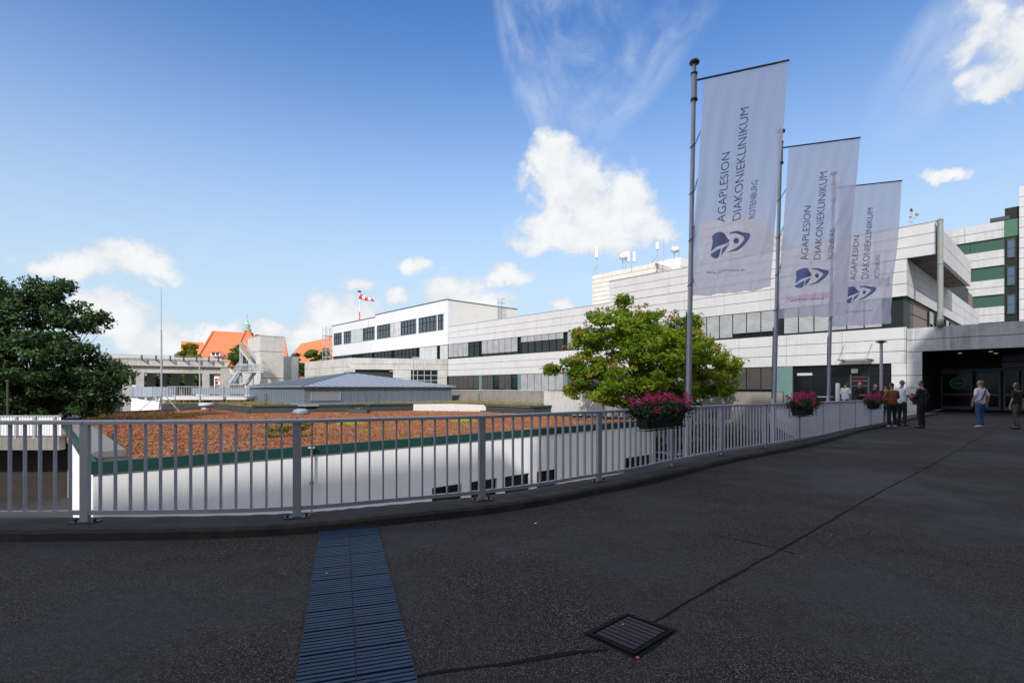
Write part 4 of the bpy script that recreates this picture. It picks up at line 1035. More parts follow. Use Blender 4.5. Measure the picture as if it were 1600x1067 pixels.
# ------------------------------------------------------------------ railing on the kerb
rail_line = offset_path(KP, 0.30)
def arclen(P):
    s = [0.0]
    for i in range(1, len(P)): s.append(s[-1] + (P[i] - P[i - 1]).length)
    return s
SL = arclen(rail_line)
def on_rail(s):
    import bisect
    i = min(max(bisect.bisect(SL, s) - 1, 0), len(SL) - 2); k = (s - SL[i]) / (SL[i + 1] - SL[i])
    return rail_line[i].lerp(rail_line[i + 1], k), (rail_line[i + 1] - rail_line[i]).normalized()
def s_at_column(x):   # arclength where the rail crosses a column
    best = min(range(len(rail_line)), key=lambda i: abs((rail_line[i].x / rail_line[i].y) * F + 800 - x) if rail_line[i].y > 1 else 1e9)
    return SL[best]
def ztop(P):  # the rail follows the slight fall of the kerb
    d = P.length; return 1.205 if d < 10 else max(1.205 - (d - 10) * 0.0085, 1.06)
RL = empty('railing', (*on_rail(s_at_column(452))[0], 0.11)); tag(RL, 'long curved grey metal railing with thin upright bars along the edge of the deck', 'railing')
s0 = s_at_column(130); s1 = s_at_column(452); pitch = (s_at_column(937) - s0) / 3.0
posts = [s0 + k * pitch for k in range(-3, 14)]
posts = [s for s in posts if 0 < s < SL[-1] - 0.3]
s_end = posts[-1]; s_beg = posts[0]
def profile_sweep(mb, s_a, s_b, prof, zf, step=0.18, cap=True):
    n = max(2, int((s_b - s_a) / step)); k = len(prof); vs = []
    for i in range(n + 1):
        P, T = on_rail(s_a + (s_b - s_a) * i / n); nn = Vector((-T.y, T.x)); z = zf(P)
        for (u, w) in prof: q = P + nn * u; vs.append((q.x, q.y, z + w))
    fs = [(i * k + j, (i + 1) * k + j, (i + 1) * k + (j + 1) % k, i * k + (j + 1) % k) for i in range(n) for j in range(k)]
    fs += [tuple(range(k)), tuple(range(n * k, n * k + k))[::-1]]
    mb.add(vs, fs)
rr = [(-.034, -.045), (-.034, -.012), (-.027, -.003), (-.015, 0), (.015, 0), (.027, -.003), (.034, -.012), (.034, -.045)][::-1]
for i in range(0, len(posts) - 1, 3):
    m = MB(); profile_sweep(m, posts[i] + (0.004 if i else 0), posts[min(i + 3, len(posts) - 1)] - 0.004, rr, ztop); m.build('handrail', ALU, RL)
for i in range(len(posts) - 1):
    m = MB(); profile_sweep(m, posts[i] + .045, posts[i + 1] - .045, [(-.02, -.045), (-.02, 0), (.02, 0), (.02, -.045)][::-1], lambda P: ztop(P) - .965); m.build('bottom_rail', ALU, RL)
for s in posts:
    P, T = on_rail(s); z1 = ztop(P) - .046
    m = MB(); m.obox(P, T, .085, .05, 0.125, z1); po = m.build('post', ALU, RL)
    m = MB(); m.obox(P, T, .26, .15, 0.108, 0.124)
    for a in (-.1, .1):
        c = P + T * a; m.lathe((c.x, c.y, .1245), [(.016, 0), (.016, .03), (.005, .034)], 8)
    m.build('base_plate', STEELD, po)
bars = []
for i in range(len(posts) - 1):
    for k in range(1, 14):
        s = posts[i] + (posts[i + 1] - posts[i]) * k / 14; P, T = on_rail(s); bars.append((P.length, s))
bars.sort(); bars_vis = sorted([b for b in bars if abs(on_rail(b[1])[0].x / max(on_rail(b[1])[0].y, .1)) < 1.05])
for d, s in bars_vis[:96]:
    P, T = on_rail(s); m = MB(); m.obox(P, T, .017, .034, ztop(P) - .966, ztop(P) - .046); m.build('baluster', ALU, RL)
m = MB()
rest = bars_vis[96:] + [b for b in bars if b not in bars_vis]
for d, s in rest:
    P, T = on_rail(s); m.obox(P, T, .017, .034, ztop(P) - .966, ztop(P) - .046)
o = m.build('far_balusters', ALU, RL); o['kind'] = 'stuff'

# ------------------------------------------------------------------ ribbed drain strip, gully grate
BLUEG = mat('blue_steel_grating', (0.010, 0.030, 0.066), 0.5, metal=0.2, var=0.25, vscale=2.5)
t = empty('drain_strip', (*gp(550, 900), 0)); tag(t, 'dark blue ribbed metal drain strip of two rows running from the kerb towards the viewer', 'drain')
a0 = gp(496, 832); a1 = gp(462, 1067); b0 = gp(592, 823); b1 = gp(652, 1067)
D = ((a0 - a1).normalized() + (b0 - b1).normalized()).normalized(); Nn = Vector((D.y, -D.x))   # D away, Nn to the right
mid = (a1 + b1) / 2; half = 0.5 * abs((b1 - a1).dot(Nn)); L0 = -2.6; L1 = max((a0 - mid).dot(D), (b0 - mid).dot(D)) + 0.25
cL = mid + D * ((L0 + L1) / 2)
m = MB(); m.obox(cL, D, L1 - L0, half * 2, 0.002, 0.006); m.build('channel_bed', BLACKP, t)
m = MB()
for off in (-half, 0, half): m.obox(cL + Nn * off, D, L1 - L0, 0.006, 0.006, 0.018)
m.build('frame', BLACKP, t)
mod = 0.302; s = L1; k = 0
while s - mod > L0:
    for side in (-1, 1):
        m = MB(); w = half - 0.008
        for j in range(7):
            cc2 = mid + D * (s - 0.02 - (j + 0.5) * (mod - 0.01) / 7) + Nn * side * half / 2
            m.obox(cc2, Nn, w, 0.029, 0.006, 0.0235 + random.uniform(-.001, .001))
        if k < 22: m.build('grate_plate', BLUEG, t)
    s -= mod; k += 1
GR = mat('cast_iron', (0.045, 0.038, 0.050), 0.75, metal=0.1, spec=0.25, var=0.3, vscale=6, bump=0.4, bscale=60)
cs4 = [gp(924, 992), gp(978, 962), gp(1052, 987), gp(989, 1022)]
cen = sum(cs4, Vector((0, 0))) / 4; e1 = ((cs4[1] - cs4[0]) + (cs4[2] - cs4[3])).normalized(); e2 = Vector((e1.y, -e1.x))
l1 = ((cs4[1] - cs4[0]).length + (cs4[2] - cs4[3]).length) / 2; l2 = ((cs4[2] - cs4[1]).length + (cs4[3] - cs4[0]).length) / 2
t = empty('gully_grate', (cen.x, cen.y, 0)); tag(t, 'rectangular cast iron gully grate set in the asphalt at the end of the tar seam', 'drain cover')
m = MB()
for a, L_, dd in ((-l1 / 2, l2, 1), (l1 / 2, l2, 1)): m.obox(cen + e1 * a, e2, L_ + .02, .02, 0.001, 0.012)
for a in (-l2 / 2, l2 / 2): m.obox(cen + e2 * a, e1, l1 - .02, .02, 0.001, 0.012)
m.build('frame', TAR, t)
m = MB(); m.obox(cen, e1, l1 - .03, l2 - .03, 0.0005, 0.002); m.build('shaft', BLACKP, t)
m = MB()
for k in range(8):
    m.obox(cen + e1 * (-l1 / 2 + .045 + (l1 - .09) * k / 7), e2, l2 - .05, .031, 0.0025, 0.013)
m.build('grate_bars', GR, t)
vs = [];
A = []; 
tarc = [cen + e1 * a + e2 * b for a, b in ((-l1/2-.02, -l2/2-.02), (l1/2+.02, -l2/2-.02), (l1/2+.02, l2/2+.02), (-l1/2-.02, l2/2+.02), (-l1/2-.02, -l2/2-.02))]
for i in range(4): seam([tarc[i], tarc[i + 1]], 0.032, z=0.0035 - i * 0.0006, jit=1.1)
# litter
def litter(x, y, label, name='paper_scrap', r=0.05, col=WPAPER, z=0.0, cat='litter'):
    P = gp(x, y, z); m = MB(); vs = []; nl = 9
    for k in range(nl):
        a = 6.283 * k / nl; vs.append((P.x + math.cos(a) * r * random.uniform(.7, 1.3), P.y + math.sin(a) * r * random.uniform(.7, 1.3), z + .004 + random.uniform(0, r * .5)))
    vs.append((P.x, P.y, z + r * .8)); m.add(vs, [(k, (k + 1) % nl, nl) for k in range(nl)] + [tuple(range(nl))[::-1]]); o = m.build(name, col); tag(o, label, cat); return o
litter(1300, 686, 'crumpled white paper lying on the deck close to the kerb', r=.06)
litter(1289, 689, 'tiny pale scrap left of the crumpled paper by the kerb', r=.035)
litter(1291, 676, 'white scrap lying on the kerb under the railing', r=.09, z=.115)
litter(996, 1028, 'small red and white scrap at the near corner of the gully grate', r=.010, col=mat('red_scrap', (.5, .12, .07), .6))
litter(973, 976, 'tiny white paper dot on the bars of the gully grate', r=.006, z=.013)
litter(510, 896, 'tiny pale scrap on the blue drain strip', r=.010, z=.024)
litter(445, 987, 'small brown leaf on the asphalt left of the drain strip', r=.012, col=mat('brown_leaf', (.10, .07, .02), .8), name='fallen_leaf', cat='leaf')
litter(837, 818, 'single pale fleck on the asphalt beyond the middle post', r=.012)

# ------------------------------------------------------------------ flags on leaning poles
def flag_cloth():
    m = bpy.data.materials.new('flag_cloth'); m.use_nodes = True; t = m.node_tree; b = t.nodes['Principled BSDF']
    b.inputs['Base Color'].default_value = (0.90, 0.87, 0.95, 1); b.inputs['Roughness'].default_value = 0.8
    g = t.nodes.new; l = t.links.new
    tr = g('ShaderNodeBsdfTranslucent'); tr.inputs[0].default_value = (0.92, 0.88, 1.0, 1)
    tp = g('ShaderNodeBsdfTransparent'); tp.inputs[0].default_value = (0.97, 0.96, 0.99, 1)
    m1 = g('ShaderNodeMixShader'); m1.inputs[0].default_value = 0.55; m2 = g('ShaderNodeMixShader'); m2.inputs[0].default_value = 0.75
    l(b.outputs[0], m1.inputs[1]); l(tr.outputs[0], m1.inputs[2]); l(tp.outputs[0], m2.inputs[1]); l(m1.outputs[0], m2.inputs[2])
    l(m2.outputs[0], t.nodes['Material Output'].inputs[0]); return m
FLAGM = flag_cloth(); INK = mat('flag_ink', (0.035, 0.055, 0.17), 0.7, alpha=0.85); INKL = mat('flag_logo_ink', (0.06, 0.11, 0.36), 0.7, alpha=0.85)
HEART = [[(265,405),(270,385),(266,360),(262,345),(266,332),(275,324),(290,318),(305,315),(322,316),(340,320),(352,327),(360,336),(365,346),(376,358),(392,378),(385,392),(345,402),(300,418),(262,443)],
         [(258,462),(330,428),(331,442),(327,462),(322,482),(312,493),(298,495),(282,490),(268,480)], [(345,425),(392,398),(380,422),(366,446),(335,477)]]
FISH = [[(385,322),(410,320),(450,323),(490,331),(518,343),(532,356),(535,371),(526,390),(510,410),(482,433),(450,452),(415,465),(390,469),(372,466),(400,458),(428,447),(452,428),(472,406),(490,385),(494,370),(484,357),(460,346),(425,337),(390,331)],
        [(438 + 20 * math.cos(a * .35), 388 + 20 * math.sin(a * .35)) for a in range(18)]]
def make_flag(bx, by, tx, ty, ztopp, W_, Hh, adir, zarm, seed, label, fold=0.0):
    rnd = random.Random(seed)
    foot = Vector((bx, by, -1.2)); top = Vector((tx, ty, ztopp))
    t = empty('flagpole', (bx, by, -1.2)); tag(t, label[0], 'flagpole', group='flagpoles behind the railing')
    m = MB(); n = 10; ps = [foot.lerp(top, i / n) for i in range(n + 1)]
    m.tube(ps, [.062 - .018 * i / n for i in range(n + 1)], 14); m.build('pole', ALU, t)
    m = MB(); m.lathe(top - Vector((0, 0, .03)), [(.05, 0), (.105, .02), (.11, .05), (.09, .09), (.02, .12)], 16); m.build('finial', STEELD, t)
    pa = foot.lerp(top, (zarm - foot.z) / (top.z - foot.z))
    m = MB(); 
    m.tube([pa + Vector((0, 0, -.42)), pa + Vector((0, 0, .14))], .064, 14); sl_ = m.build('sleeve', ALU, t)
    m = MB(); m.lathe(pa + Vector((0, 0, -.44)), [(.075, 0), (.075, .05)], 14); m.lathe(pa + Vector((0, 0, .13)), [(.075, 0), (.075, .04)], 14); m.build('collar', STEELD, sl_)
    d = Vector((math.cos(adir), math.sin(adir), 0)); nrm_ = Vector((d.y, -d.x, 0))
    A0 = pa + d * 0.20
    m = MB(); m.tube([pa + d * .06, A0 + d * (W_ + .02)], .022, 8); m.build('arm', STEELD, t)
    def Sf(u, v, off=0.0):
        # u along the arm, v downwards; the hem swings to the left
        shift = -0.30 * v ** 1.1
        z = -Hh * v + 0.02 * u
        rip = 1.8 * (0.05 * math.sin(5.2 * u + 2.2 * v + seed) * v + 0.045 * math.sin(12 * u - 6 * v + seed * 2) * (0.25 + v) * u + 0.035 * math.sin(21 * u + 11 * v + seed) * v * v + 0.018 * math.sin(34 * u + 16 * v + 3 * math.sin(5 * v + seed)) * (0.3 + v) + 0.02 * math.sin(26 * v - 19 * u + seed) * max(0, v - .55) * 2)
        curl = fold * max(0, u - 0.72) ** 1.4 * max(0, v - 0.1) ** 0.8
        uu = u * W_ * (1 - 0.02 * v) - fold * 0.12 * max(0, u - 0.8) * v
        P = A0 + d * (uu + shift) + Vector((0, 0, z - 0.04)) + nrm_ * (rip + curl + off)
        return P
    nu, nv = 60, 120; vs = [Sf(i / nu, j / nv) for j in range(nv + 1) for i in range(nu + 1)]
    fs = [(j * (nu + 1) + i, (j + 1) * (nu + 1) + i, (j + 1) * (nu + 1) + i + 1, j * (nu + 1) + i + 1) for j in range(nv) for i in range(nu)]
    m = MB(); m.add(vs, fs, 0, True)
    fl_ = empty('flag', A0); tag(fl_, label[1], 'flag', group='translucent white hospital flags')
    cl = m.build('cloth', FLAGM, fl_)
    def put_text(txt, u_base, cap_u, v0, v1, name='lettering', mm=INK, horizontal=False, bold=0.0):
        tv, tf = text_mesh(txt, bold)
        x0, x1 = tv[:, 0].min(), tv[:, 0].max(); P = []
        for v in tv:
            a = (v[0] - x0) / (x1 - x0); b = v[1] / 0.72
            if horizontal: u_ = v0 + (v1 - v0) * a; v_ = u_base - cap_u * b
            else: u_ = u_base - cap_u * b; v_ = v0 + (v1 - v0) * a
            P.append(Sf(u_, v_, 0.011))
        m = MB(); m.add(P, tf); m.build(name, mm, cl)
    put_text('AGAPLESION', .385, .105, .672, .352); put_text('DIAKONIEKLINIKUM', .575, .105, .668, .165); put_text('ROTENBURG', .745, .075, .672, .505)
    put_text('www.diako-online.de', .902, .013, .20, .68, name='web_address', horizontal=True)
    for polys, nm in ((HEART, 'heart_emblem'), (FISH, 'fish_emblem')):
        m = MB()
        for pl in polys:
            P = [(x, -y, 0.0) for x, y in pl]
            bmx = bmesh.new(); vv = [bmx.verts.new(p) for p in P]; fc = bmx.faces.new(vv); bmesh.ops.triangulate(bmx, faces=[fc])
            for _ in range(4):
                le = [e for e in bmx.edges if e.calc_length() > 16]
                if not le: break
                bmesh.ops.subdivide_edges(bmx, edges=le, cuts=1); bmesh.ops.triangulate(bmx, faces=bmx.faces[:])
            bmx.verts.index_update()
            m.add([Sf(.23 + (v.co.x - 258) / 277 * .48, .715 + (-v.co.y - 315) / 180 * .118, 0.011) for v in bmx.verts], [tuple(v.index for v in f.verts) for f in bmx.faces]); bmx.free()
        m.build(nm, INKL, cl)
    # cords tying the cloth to the pole
    for k, vv_ in enumerate((.25, .47, .69, .90)):
        q = Sf(0, vv_ - .015); z = q.z - .28; pp = foot.lerp(top, (z - foot.z) / (top.z - foot.z))
        ring = [pp + Vector((math.cos(a) * .066, math.sin(a) * .066, .05 * math.cos(a))) for a in np.linspace(0, 6.283, 13)]
        m = MB(); m.tube([tuple(r) for r in ring], .008, 6, cap=False); m.tube([q, pp + Vector((.06, -.03, .05))], .007, 5); m.tube([q, pp + Vector((.06, .02, .10))], .005, 5); m.build('cord', STEELD, t)
    m = MB(); q = foot.lerp(top, .62); m.tube([foot.lerp(top, .25) + Vector((-.08, -.02, 0)), foot.lerp(top, .45) + Vector((-.09, -.03, 0))], .012, 6); m.build('counterweight', STEELD, t)
make_flag(3.80, 11.3, 3.976, 11.3, 8.62, 1.62, 4.64, R(-22.6), 8.24, 1, ('nearest and tallest looking flagpole, leaning slightly, left of the other two', 'large translucent white flag on the nearest pole with blue lettering and heart and fish emblem'), fold=1.1)
make_flag(7.17, 14.3, 7.42, 14.3, 8.60, 1.68, 4.66, R(-18.5), 8.16, 4, ('middle flagpole between the nearest and the farthest one', 'middle translucent flag, red letters on the wall shine through its lower half'), fold=1.0)
make_flag(10.68, 17.6, 10.93, 17.6, 8.80, 1.74, 4.66, R(-18.8), 8.33, 8, ('farthest flagpole, the one nearest the entrance', 'farthest and smallest looking flag, partly behind the middle flag'), fold=0.25)

# ------------------------------------------------------------------ flower boxes hung on the railing
LEAFD = mat('geranium_leaf', (0.035, 0.07, 0.022), 0.6, var=0.4, vscale=8, trans=0.25)
PINK = mat('geranium_pink', (0.62, 0.035, 0.17), 0.6, var=0.3, vscale=9, trans=0.3)
PINKB = mat('geranium_red', (0.60, 0.02, 0.09), 0.6, var=0.3, vscale=9, trans=0.3)
BOXM = mat('dark_planter', (0.018, 0.02, 0.018), 0.6)
def quadcloud(n, fn, size, flat=0.0, rnd=rng):
    vs = []; fs = []
    for k in range(n):
        c, s = fn(); a = rnd.normal(size=3); a /= np.linalg.norm(a) + 1e-9; b = np.cross(a, rnd.normal(size=3)); b /= np.linalg.norm(b) + 1e-9
        s *= size; o = len(vs)
        vs += [tuple(c - a * s), tuple(c + b * s * .7), tuple(c + a * s), tuple(c - b * s * .7)]; fs.append((o, o + 1, o + 2, o + 3))
    return vs, fs
def flower_box(sA, Lb, label, seed, Hp=0.38, trail=True, pm=PINK):
    rs = np.random.default_rng(seed)
    P, T = on_rail(sA); zt = ztop(P); nn = Vector((T.y, -T.x))
    c = P + nn * 0.17
    t = empty('flower_box', (c.x, c.y, zt - .42)); tag(t, label, 'flower box', group='geranium boxes hung on the railing')
    m = MB(); L2 = Lb * .74
    dd = Vector((T.x, T.y)); n2 = Vector((nn.x, nn.y))
    bot = [c + dd * a * L2 / 2 * .94 + n2 * b * .075 for a, b in ((-1, -1), (1, -1), (1, 1), (-1, 1))]; topc = [c + dd * a * L2 / 2 + n2 * b * .105 for a, b in ((-1, -1), (1, -1), (1, 1), (-1, 1))]
    z0, z1 = zt - .33, zt - .12
    cr = lambda q: q
    if (bot[1] - bot[0]).cross(bot[2] - bot[1]) < 0: bot = bot[::-1]; topc = topc[::-1]
    m.hexa([(q.x, q.y, z0) for q in bot] + [(q.x, q.y, z1) for q in topc]); m.build('planter', BOXM, t)
    m = MB()
    a_ = c - dd * L2 * .42; b_ = c + dd * L2 * .42
    m.bar((a_.x + n2.x * .02, a_.y + n2.y * .02, z0 - .03), (b_.x + n2.x * .02, b_.y + n2.y * .02, z0 - .03), .03, .018)
    for q in (a_, b_):
        m.bar((q.x - n2.x * .17, q.y - n2.y * .17, z0 - .03), (q.x + n2.x * .11, q.y + n2.y * .11, z0 - .03), .018, .012); m.bar((q.x + n2.x * .115, q.y + n2.y * .115, z0 - .03), (q.x + n2.x * .115, q.y + n2.y * .115, z0 + .10), .012, .012)
        m.bar((q.x - n2.x * .17, q.y - n2.y * .17, z0 - .03), (q.x - n2.x * .17, q.y - n2.y * .17, zt - .04), .012, .012)
    m.build('bracket', STEELD, t)
    C3 = np.array([c.x, c.y, zt - .02]); D3 = np.array([T.x, T.y, 0]); N3 = np.array([nn.x, nn.y, 0]); Z3 = np.array([0, 0, 1.0])
    def leafp():
        u = rs.uniform(-1, 1); r = rs.normal(size=2) * .5
        h = Hp * (.62 - .22 * u * u)
        return C3 + D3 * u * Lb * .50 + N3 * r[0] * .17 + Z3 * max(-.20, r[1] * h * .5 - .02) + N3 * max(0, r[0]) * .06, rs.uniform(.6, 1.2)
    vs, fs = quadcloud(3200, leafp, .03, rnd=rs); m = MB(); m.add(vs, fs)
    if trail:
        for k in range(5):
            u0 = rs.uniform(.1, .55) * (1 if k % 4 else -1)
            def tp_():
                q = rs.uniform(0, 1); return C3 + D3 * (u0 * Lb + .05 * math.sin(q * 6)) + N3 * (.10 + rs.normal() * .03) + Z3 * (-.12 - q * .30 * (.5 + .5 * u0)), rs.uniform(.5, 1)
            v2, f2 = quadcloud(38, tp_, .022, rnd=rs); m.add(v2, f2)
    m.build('foliage', LEAFD, t)
    # blossoms: umbels of small petals
    m = MB()
    for k in range(64):
        u = rs.uniform(-1, 1); side = rs.uniform(-1, 1); hh = rs.uniform(-.25, 1)
        cc3 = C3 + D3 * u * Lb * .53 + N3 * side * .20 + Z3 * (hh * Hp * (.60 - .22 * u * u) + .02)
        if hh < .3: cc3 = cc3 + N3 * .12
        rad = rs.uniform(.022, .05)
        def fp():
            v = rs.normal(size=3); v /= np.linalg.norm(v); return cc3 + v * rad, rs.uniform(.7, 1.2)
        v2, f2 = quadcloud(26, fp, .018, rnd=rs); m.add(v2, f2)
    m.build('blossoms', pm, t)
flower_box(s_at_column(1018), 1.72, 'largest pink geranium box on the railing, beside the nearest flagpole', 3, Hp=.46)
flower_box(s_at_column(1244), 1.5, 'second pink geranium box, between the middle and farthest flagpoles', 4, Hp=.46)
flower_box(s_at_column(1356), 1.5, 'geranium box just left of the man in the rust brown jumper', 5, Hp=.46)
flower_box(s_at_column(1424), 1.1, 'farthest geranium box, seen between the standing men', 6, Hp=.40, trail=False)
# ------------------------------------------------------------------ trees
def leaf_mesh(clumps, n, size, seed, droop=0.25, shell=0.55):
    """leaf-sized quads spread through ellipsoid clumps (x,y,z,rx,ry,rz)"""
    r = np.random.default_rng(seed)
    C = np.array(clumps); wgt = (C[:, 3] * C[:, 4] * C[:, 5]) ** (0.75); wgt /= wgt.sum()
    idx = r.choice(len(C), n, p=wgt)
    d = r.normal(size=(n, 3)); d /= np.linalg.norm(d, axis=1)[:, None]
    rad = shell + (1 - shell) * r.random(n); rad = np.where(r.random(n) < 0.25, r.random(n), rad) * (1 + 0.22 * r.normal(size=n) * (r.random(n) < .35))
    P = C[idx, :3] + d * C[idx, 3:6] * rad[:, None]
    a = r.normal(size=(n, 3)); a[:, 2] -= droop; a /= np.linalg.norm(a, axis=1)[:, None]
    nrm = d * 0.6 + r.normal(size=(n, 3)) * 0.6 + np.array([0, 0, 0.5])
    b = np.cross(nrm, a); b /= np.linalg.norm(b, axis=1)[:, None] + 1e-9
    s = size * (0.6 + 0.8 * r.random(n))[:, None]
    v = np.empty((n, 4, 3)); v[:, 0] = P - a * s; v[:, 1] = P + b * s * .55 + a * s * .1; v[:, 2] = P + a * s; v[:, 3] = P - b * s * .55 + a * s * .1
    return v.reshape(-1, 3)
def build_leaves(name, V, m, parent):
    L = rootloc(parent); V = V - np.array(L)[None, :]; n = len(V) // 4
    me = bpy.data.meshes.new(name); me.vertices.add(len(V)); me.vertices.foreach_set('co', V.astype(np.float32).ravel())
    me.loops.add(4 * n); me.loops.foreach_set('vertex_index', np.arange(4 * n, dtype=np.int32))
    me.polygons.add(n); me.polygons.foreach_set('loop_start', np.arange(0, 4 * n, 4, dtype=np.int32)); me.polygons.foreach_set('loop_total', np.full(n, 4, dtype=np.int32))
    me.materials.append(m); me.update(calc_edges=True); me.validate()
    o = bpy.data.objects.new(name, me); COL.objects.link(o); o.parent = parent; return o
def leaf_mat(name, c1, c2, c3, sc=0.9, trans=0.35):
    m = mat(name, c1, 0.55, col2=c2, vscale=sc, c2lo=0.40, c2hi=0.62, var=0.45, trans=trans, spec=0.3)
    return m
BARK = mat('bark', (0.055, 0.045, 0.035), 0.9, var=0.3, vscale=5, bump=0.6, bscale=20)
def branch_tree(name, label, base, H_, crown, n_leaf, size, lm, seed, cat='tree', n_main=7, trunk_r=0.16, group=None, clump=(0.9, 1.5), sub=4, droop=.25, trunk_top=0.45, zbot=None, extra=None):
    """crown: list of (x,y,z,rx,ry,rz) big lobes relative to base; twigs carry leaf clumps spread through them"""
    rn = random.Random(seed); B = Vector(base)
    t = empty(name, base); tag(t, label, cat, group=group)
    m = MB(); top = B + Vector((rn.uniform(-.2, .2), 0, H_ * trunk_top))
    m.tube([B, B.lerp(top, .5) + Vector((.08, .05, 0)), top], [trunk_r, trunk_r * .8, trunk_r * .62], 10)
    clumps = []
    for (cx, cy, cz, rx, ry, rz) in crown:
        vol = rx * ry * rz; k = max(5, int(vol ** .8 * sub))
        for j in range(k):
            d = Vector((rn.gauss(0, 1), rn.gauss(0, 1), rn.gauss(0, 1))).normalized() * (rn.random() ** .42)
            P = B + Vector((cx + d.x * rx, cy + d.y * ry, cz + d.z * rz)); r0 = rn.uniform(*clump)
            clumps.append((P.x, P.y, P.z, r0, r0, r0 * .62))
            st = B.lerp(top, rn.uniform(.55, 1.0)); mid_ = st.lerp(P, .5) + Vector((0, 0, -.06 * (P - st).length))
            if j % 3 == 0:
                m.tube([st, mid_, st.lerp(P, .9)], [trunk_r * .30, trunk_r * .13, .008], 6)
    m.build('trunk', BARK, t)
    build_leaves('crown', leaf_mesh(clumps, n_leaf, size, seed, droop), lm, t)
    return t
OAK = leaf_mat('dark_oak_leaf', (0.022, 0.058, 0.020), (0.06, 0.12, 0.030), None, .8, .28)
MAPLE = leaf_mat('maple_leaf', (0.11, 0.205, 0.013), (0.29, 0.37, 0.02), None, .7, .55)
MAPLEO = leaf_mat('orange_tip_leaf', (0.22, 0.17, 0.02), (0.27, 0.16, 0.03), None, .7, .4)
LIME = leaf_mat('lime_leaf', (0.07, 0.14, 0.022), (0.15, 0.23, 0.035), None, .7, .35)
LIMEY = leaf_mat('yellowing_leaf', (0.13, 0.17, 0.018), (0.30, 0.25, 0.02), None, .7, .35)

def lobes(Y, items, base):   # items: (px x, px y, half width px, half height px, depth)
    o = []
    for (x, y, hw, hh, dp) in items:
        P = at(x, y, Y); o.append((P[0] - base[0], P[1] - base[1] + dp, P[2] - base[2], hw / F * Y, hw / F * Y * .9, hh / F * Y))
    return o
Yt = 34.0; bx_ = at(60, 600, Yt)[0]; base = (bx_, Yt, -4.6)
branch_tree('oak_tree', 'large dark green broadleaf tree filling the left edge of the view', base, 13.5,
    lobes(Yt, [(45, 470, 45, 38, 0), (110, 500, 45, 32, .5), (20, 520, 60, 50, -1), (85, 560, 70, 45, -1.5), (150, 575, 44, 34, 0), (-40, 500, 60, 60, 0), (-60, 580, 70, 60, 0), (30, 610, 90, 38, -.5), (130, 615, 50, 26, .5), (165, 600, 24, 20, 0), (95, 455, 24, 16, 0), (-90, 450, 50, 50, 1), (25, 640, 100, 20, 0)], base),
    80000, .12, OAK, 21, trunk_r=.32, clump=(.45, .95), sub=7)
Yt = 37.0; base = (*at(1012, 600, Yt)[:2], -4.6)
lb = lobes(Yt, [(975, 482, 22, 18, 0), (960, 512, 52, 30, -.5), (1015, 505, 34, 28, .5), (1065, 520, 36, 34, 0), (1020, 555, 80, 42, -1), (925, 545, 44, 34, 0), (915, 590, 40, 32, 0), (1085, 560, 50, 36, .5), (1130, 565, 34, 26, 0), (1150, 590, 20, 20, 0), (965, 600, 60, 34, -1), (1050, 605, 74, 30, -.5), (1115, 605, 34, 22, 0), (900, 570, 24, 14, 0), (862, 578, 14, 7, 0), (898, 612, 14, 9, 0)], base)
mt = branch_tree('leafy_tree', 'light green leafy tree with orange tips beside the nearest flagpole', base, 12.5, lb, 50000, .118, MAPLE, 5, trunk_r=.2, clump=(.34, .72), sub=8.0, trunk_top=.5)
rn = random.Random(3); cl2 = []
for (cx, cy, cz, rx, ry, rz) in lb:
    for k in range(7):
        a = rn.uniform(0, 6.28); cl2.append((base[0] + cx + rx * math.cos(a) * rn.uniform(.7, 1.0), base[1] + cy - ry * .5, base[2] + cz + rz * abs(math.sin(a)) * .95, .35, .35, .22))
build_leaves('orange_tips', leaf_mesh(cl2, 1500, .10, 4), MAPLEO, mt)
def small_tree(px, ytop, ybot, wpx, Y, label, lm, seed, n=5000, name='garden_tree', size=.22, zb=-4.6):
    b = at(px, 600, Y); base = (b[0], Y, zb); cy = (ytop + ybot) / 2; hh = (ybot - ytop) / 2
    return branch_tree(name, label, base, at(px, cy, Y)[2] - zb + 2, lobes(Y, [(px, cy, wpx / 2 * .8, hh * .85, 0), (px - wpx * .22, cy + hh * .3, wpx * .3, hh * .5, 0), (px + wpx * .22, cy + hh * .25, wpx * .3, hh * .5, 0), (px, cy - hh * .4, wpx * .25, hh * .45, 0)], base), n, size, lm, seed, trunk_r=.2, clump=(.6, 1.2), sub=.9, trunk_top=.6, group='trees between the distant houses')
small_tree(294, 534, 572, 38, 105, 'small yellowing tree above the viaduct in front of the big orange roof', LIMEY, 31)
small_tree(372, 532, 575, 30, 110, 'thin green tree beside the top of the steel staircase', LIME, 32, 3500)
small_tree(485, 537, 600, 58, 110, 'round bright green tree right of the concrete stair tower', LIME, 33, 8000)
small_tree(460, 548, 600, 30, 104, 'darker green tree touching the concrete stair tower', leaf_mat('mid_green_leaf', (.04, .09, .02), (.08, .14, .03), None), 34, 4500)
small_tree(508, 540, 585, 22, 116, 'narrow green tree behind the scaffold', LIME, 35, 2500)
for i, (px, w, lab) in enumerate(((232, 34, 'dark tree seen between the left columns of the viaduct'), (262, 40, 'dark green tree seen behind the tall whip mast'), (288, 26, 'green tree behind the middle columns of the viaduct'), (306, 26, 'small green tree beside the second mast under the viaduct'), (196, 40, 'dark tree at the left end of the viaduct'))):
    small_tree(px, 578, 612, w, 92 + i * 3, lab, LIME if i in (2, 3) else OAK, 40 + i, 2600, size=.2)
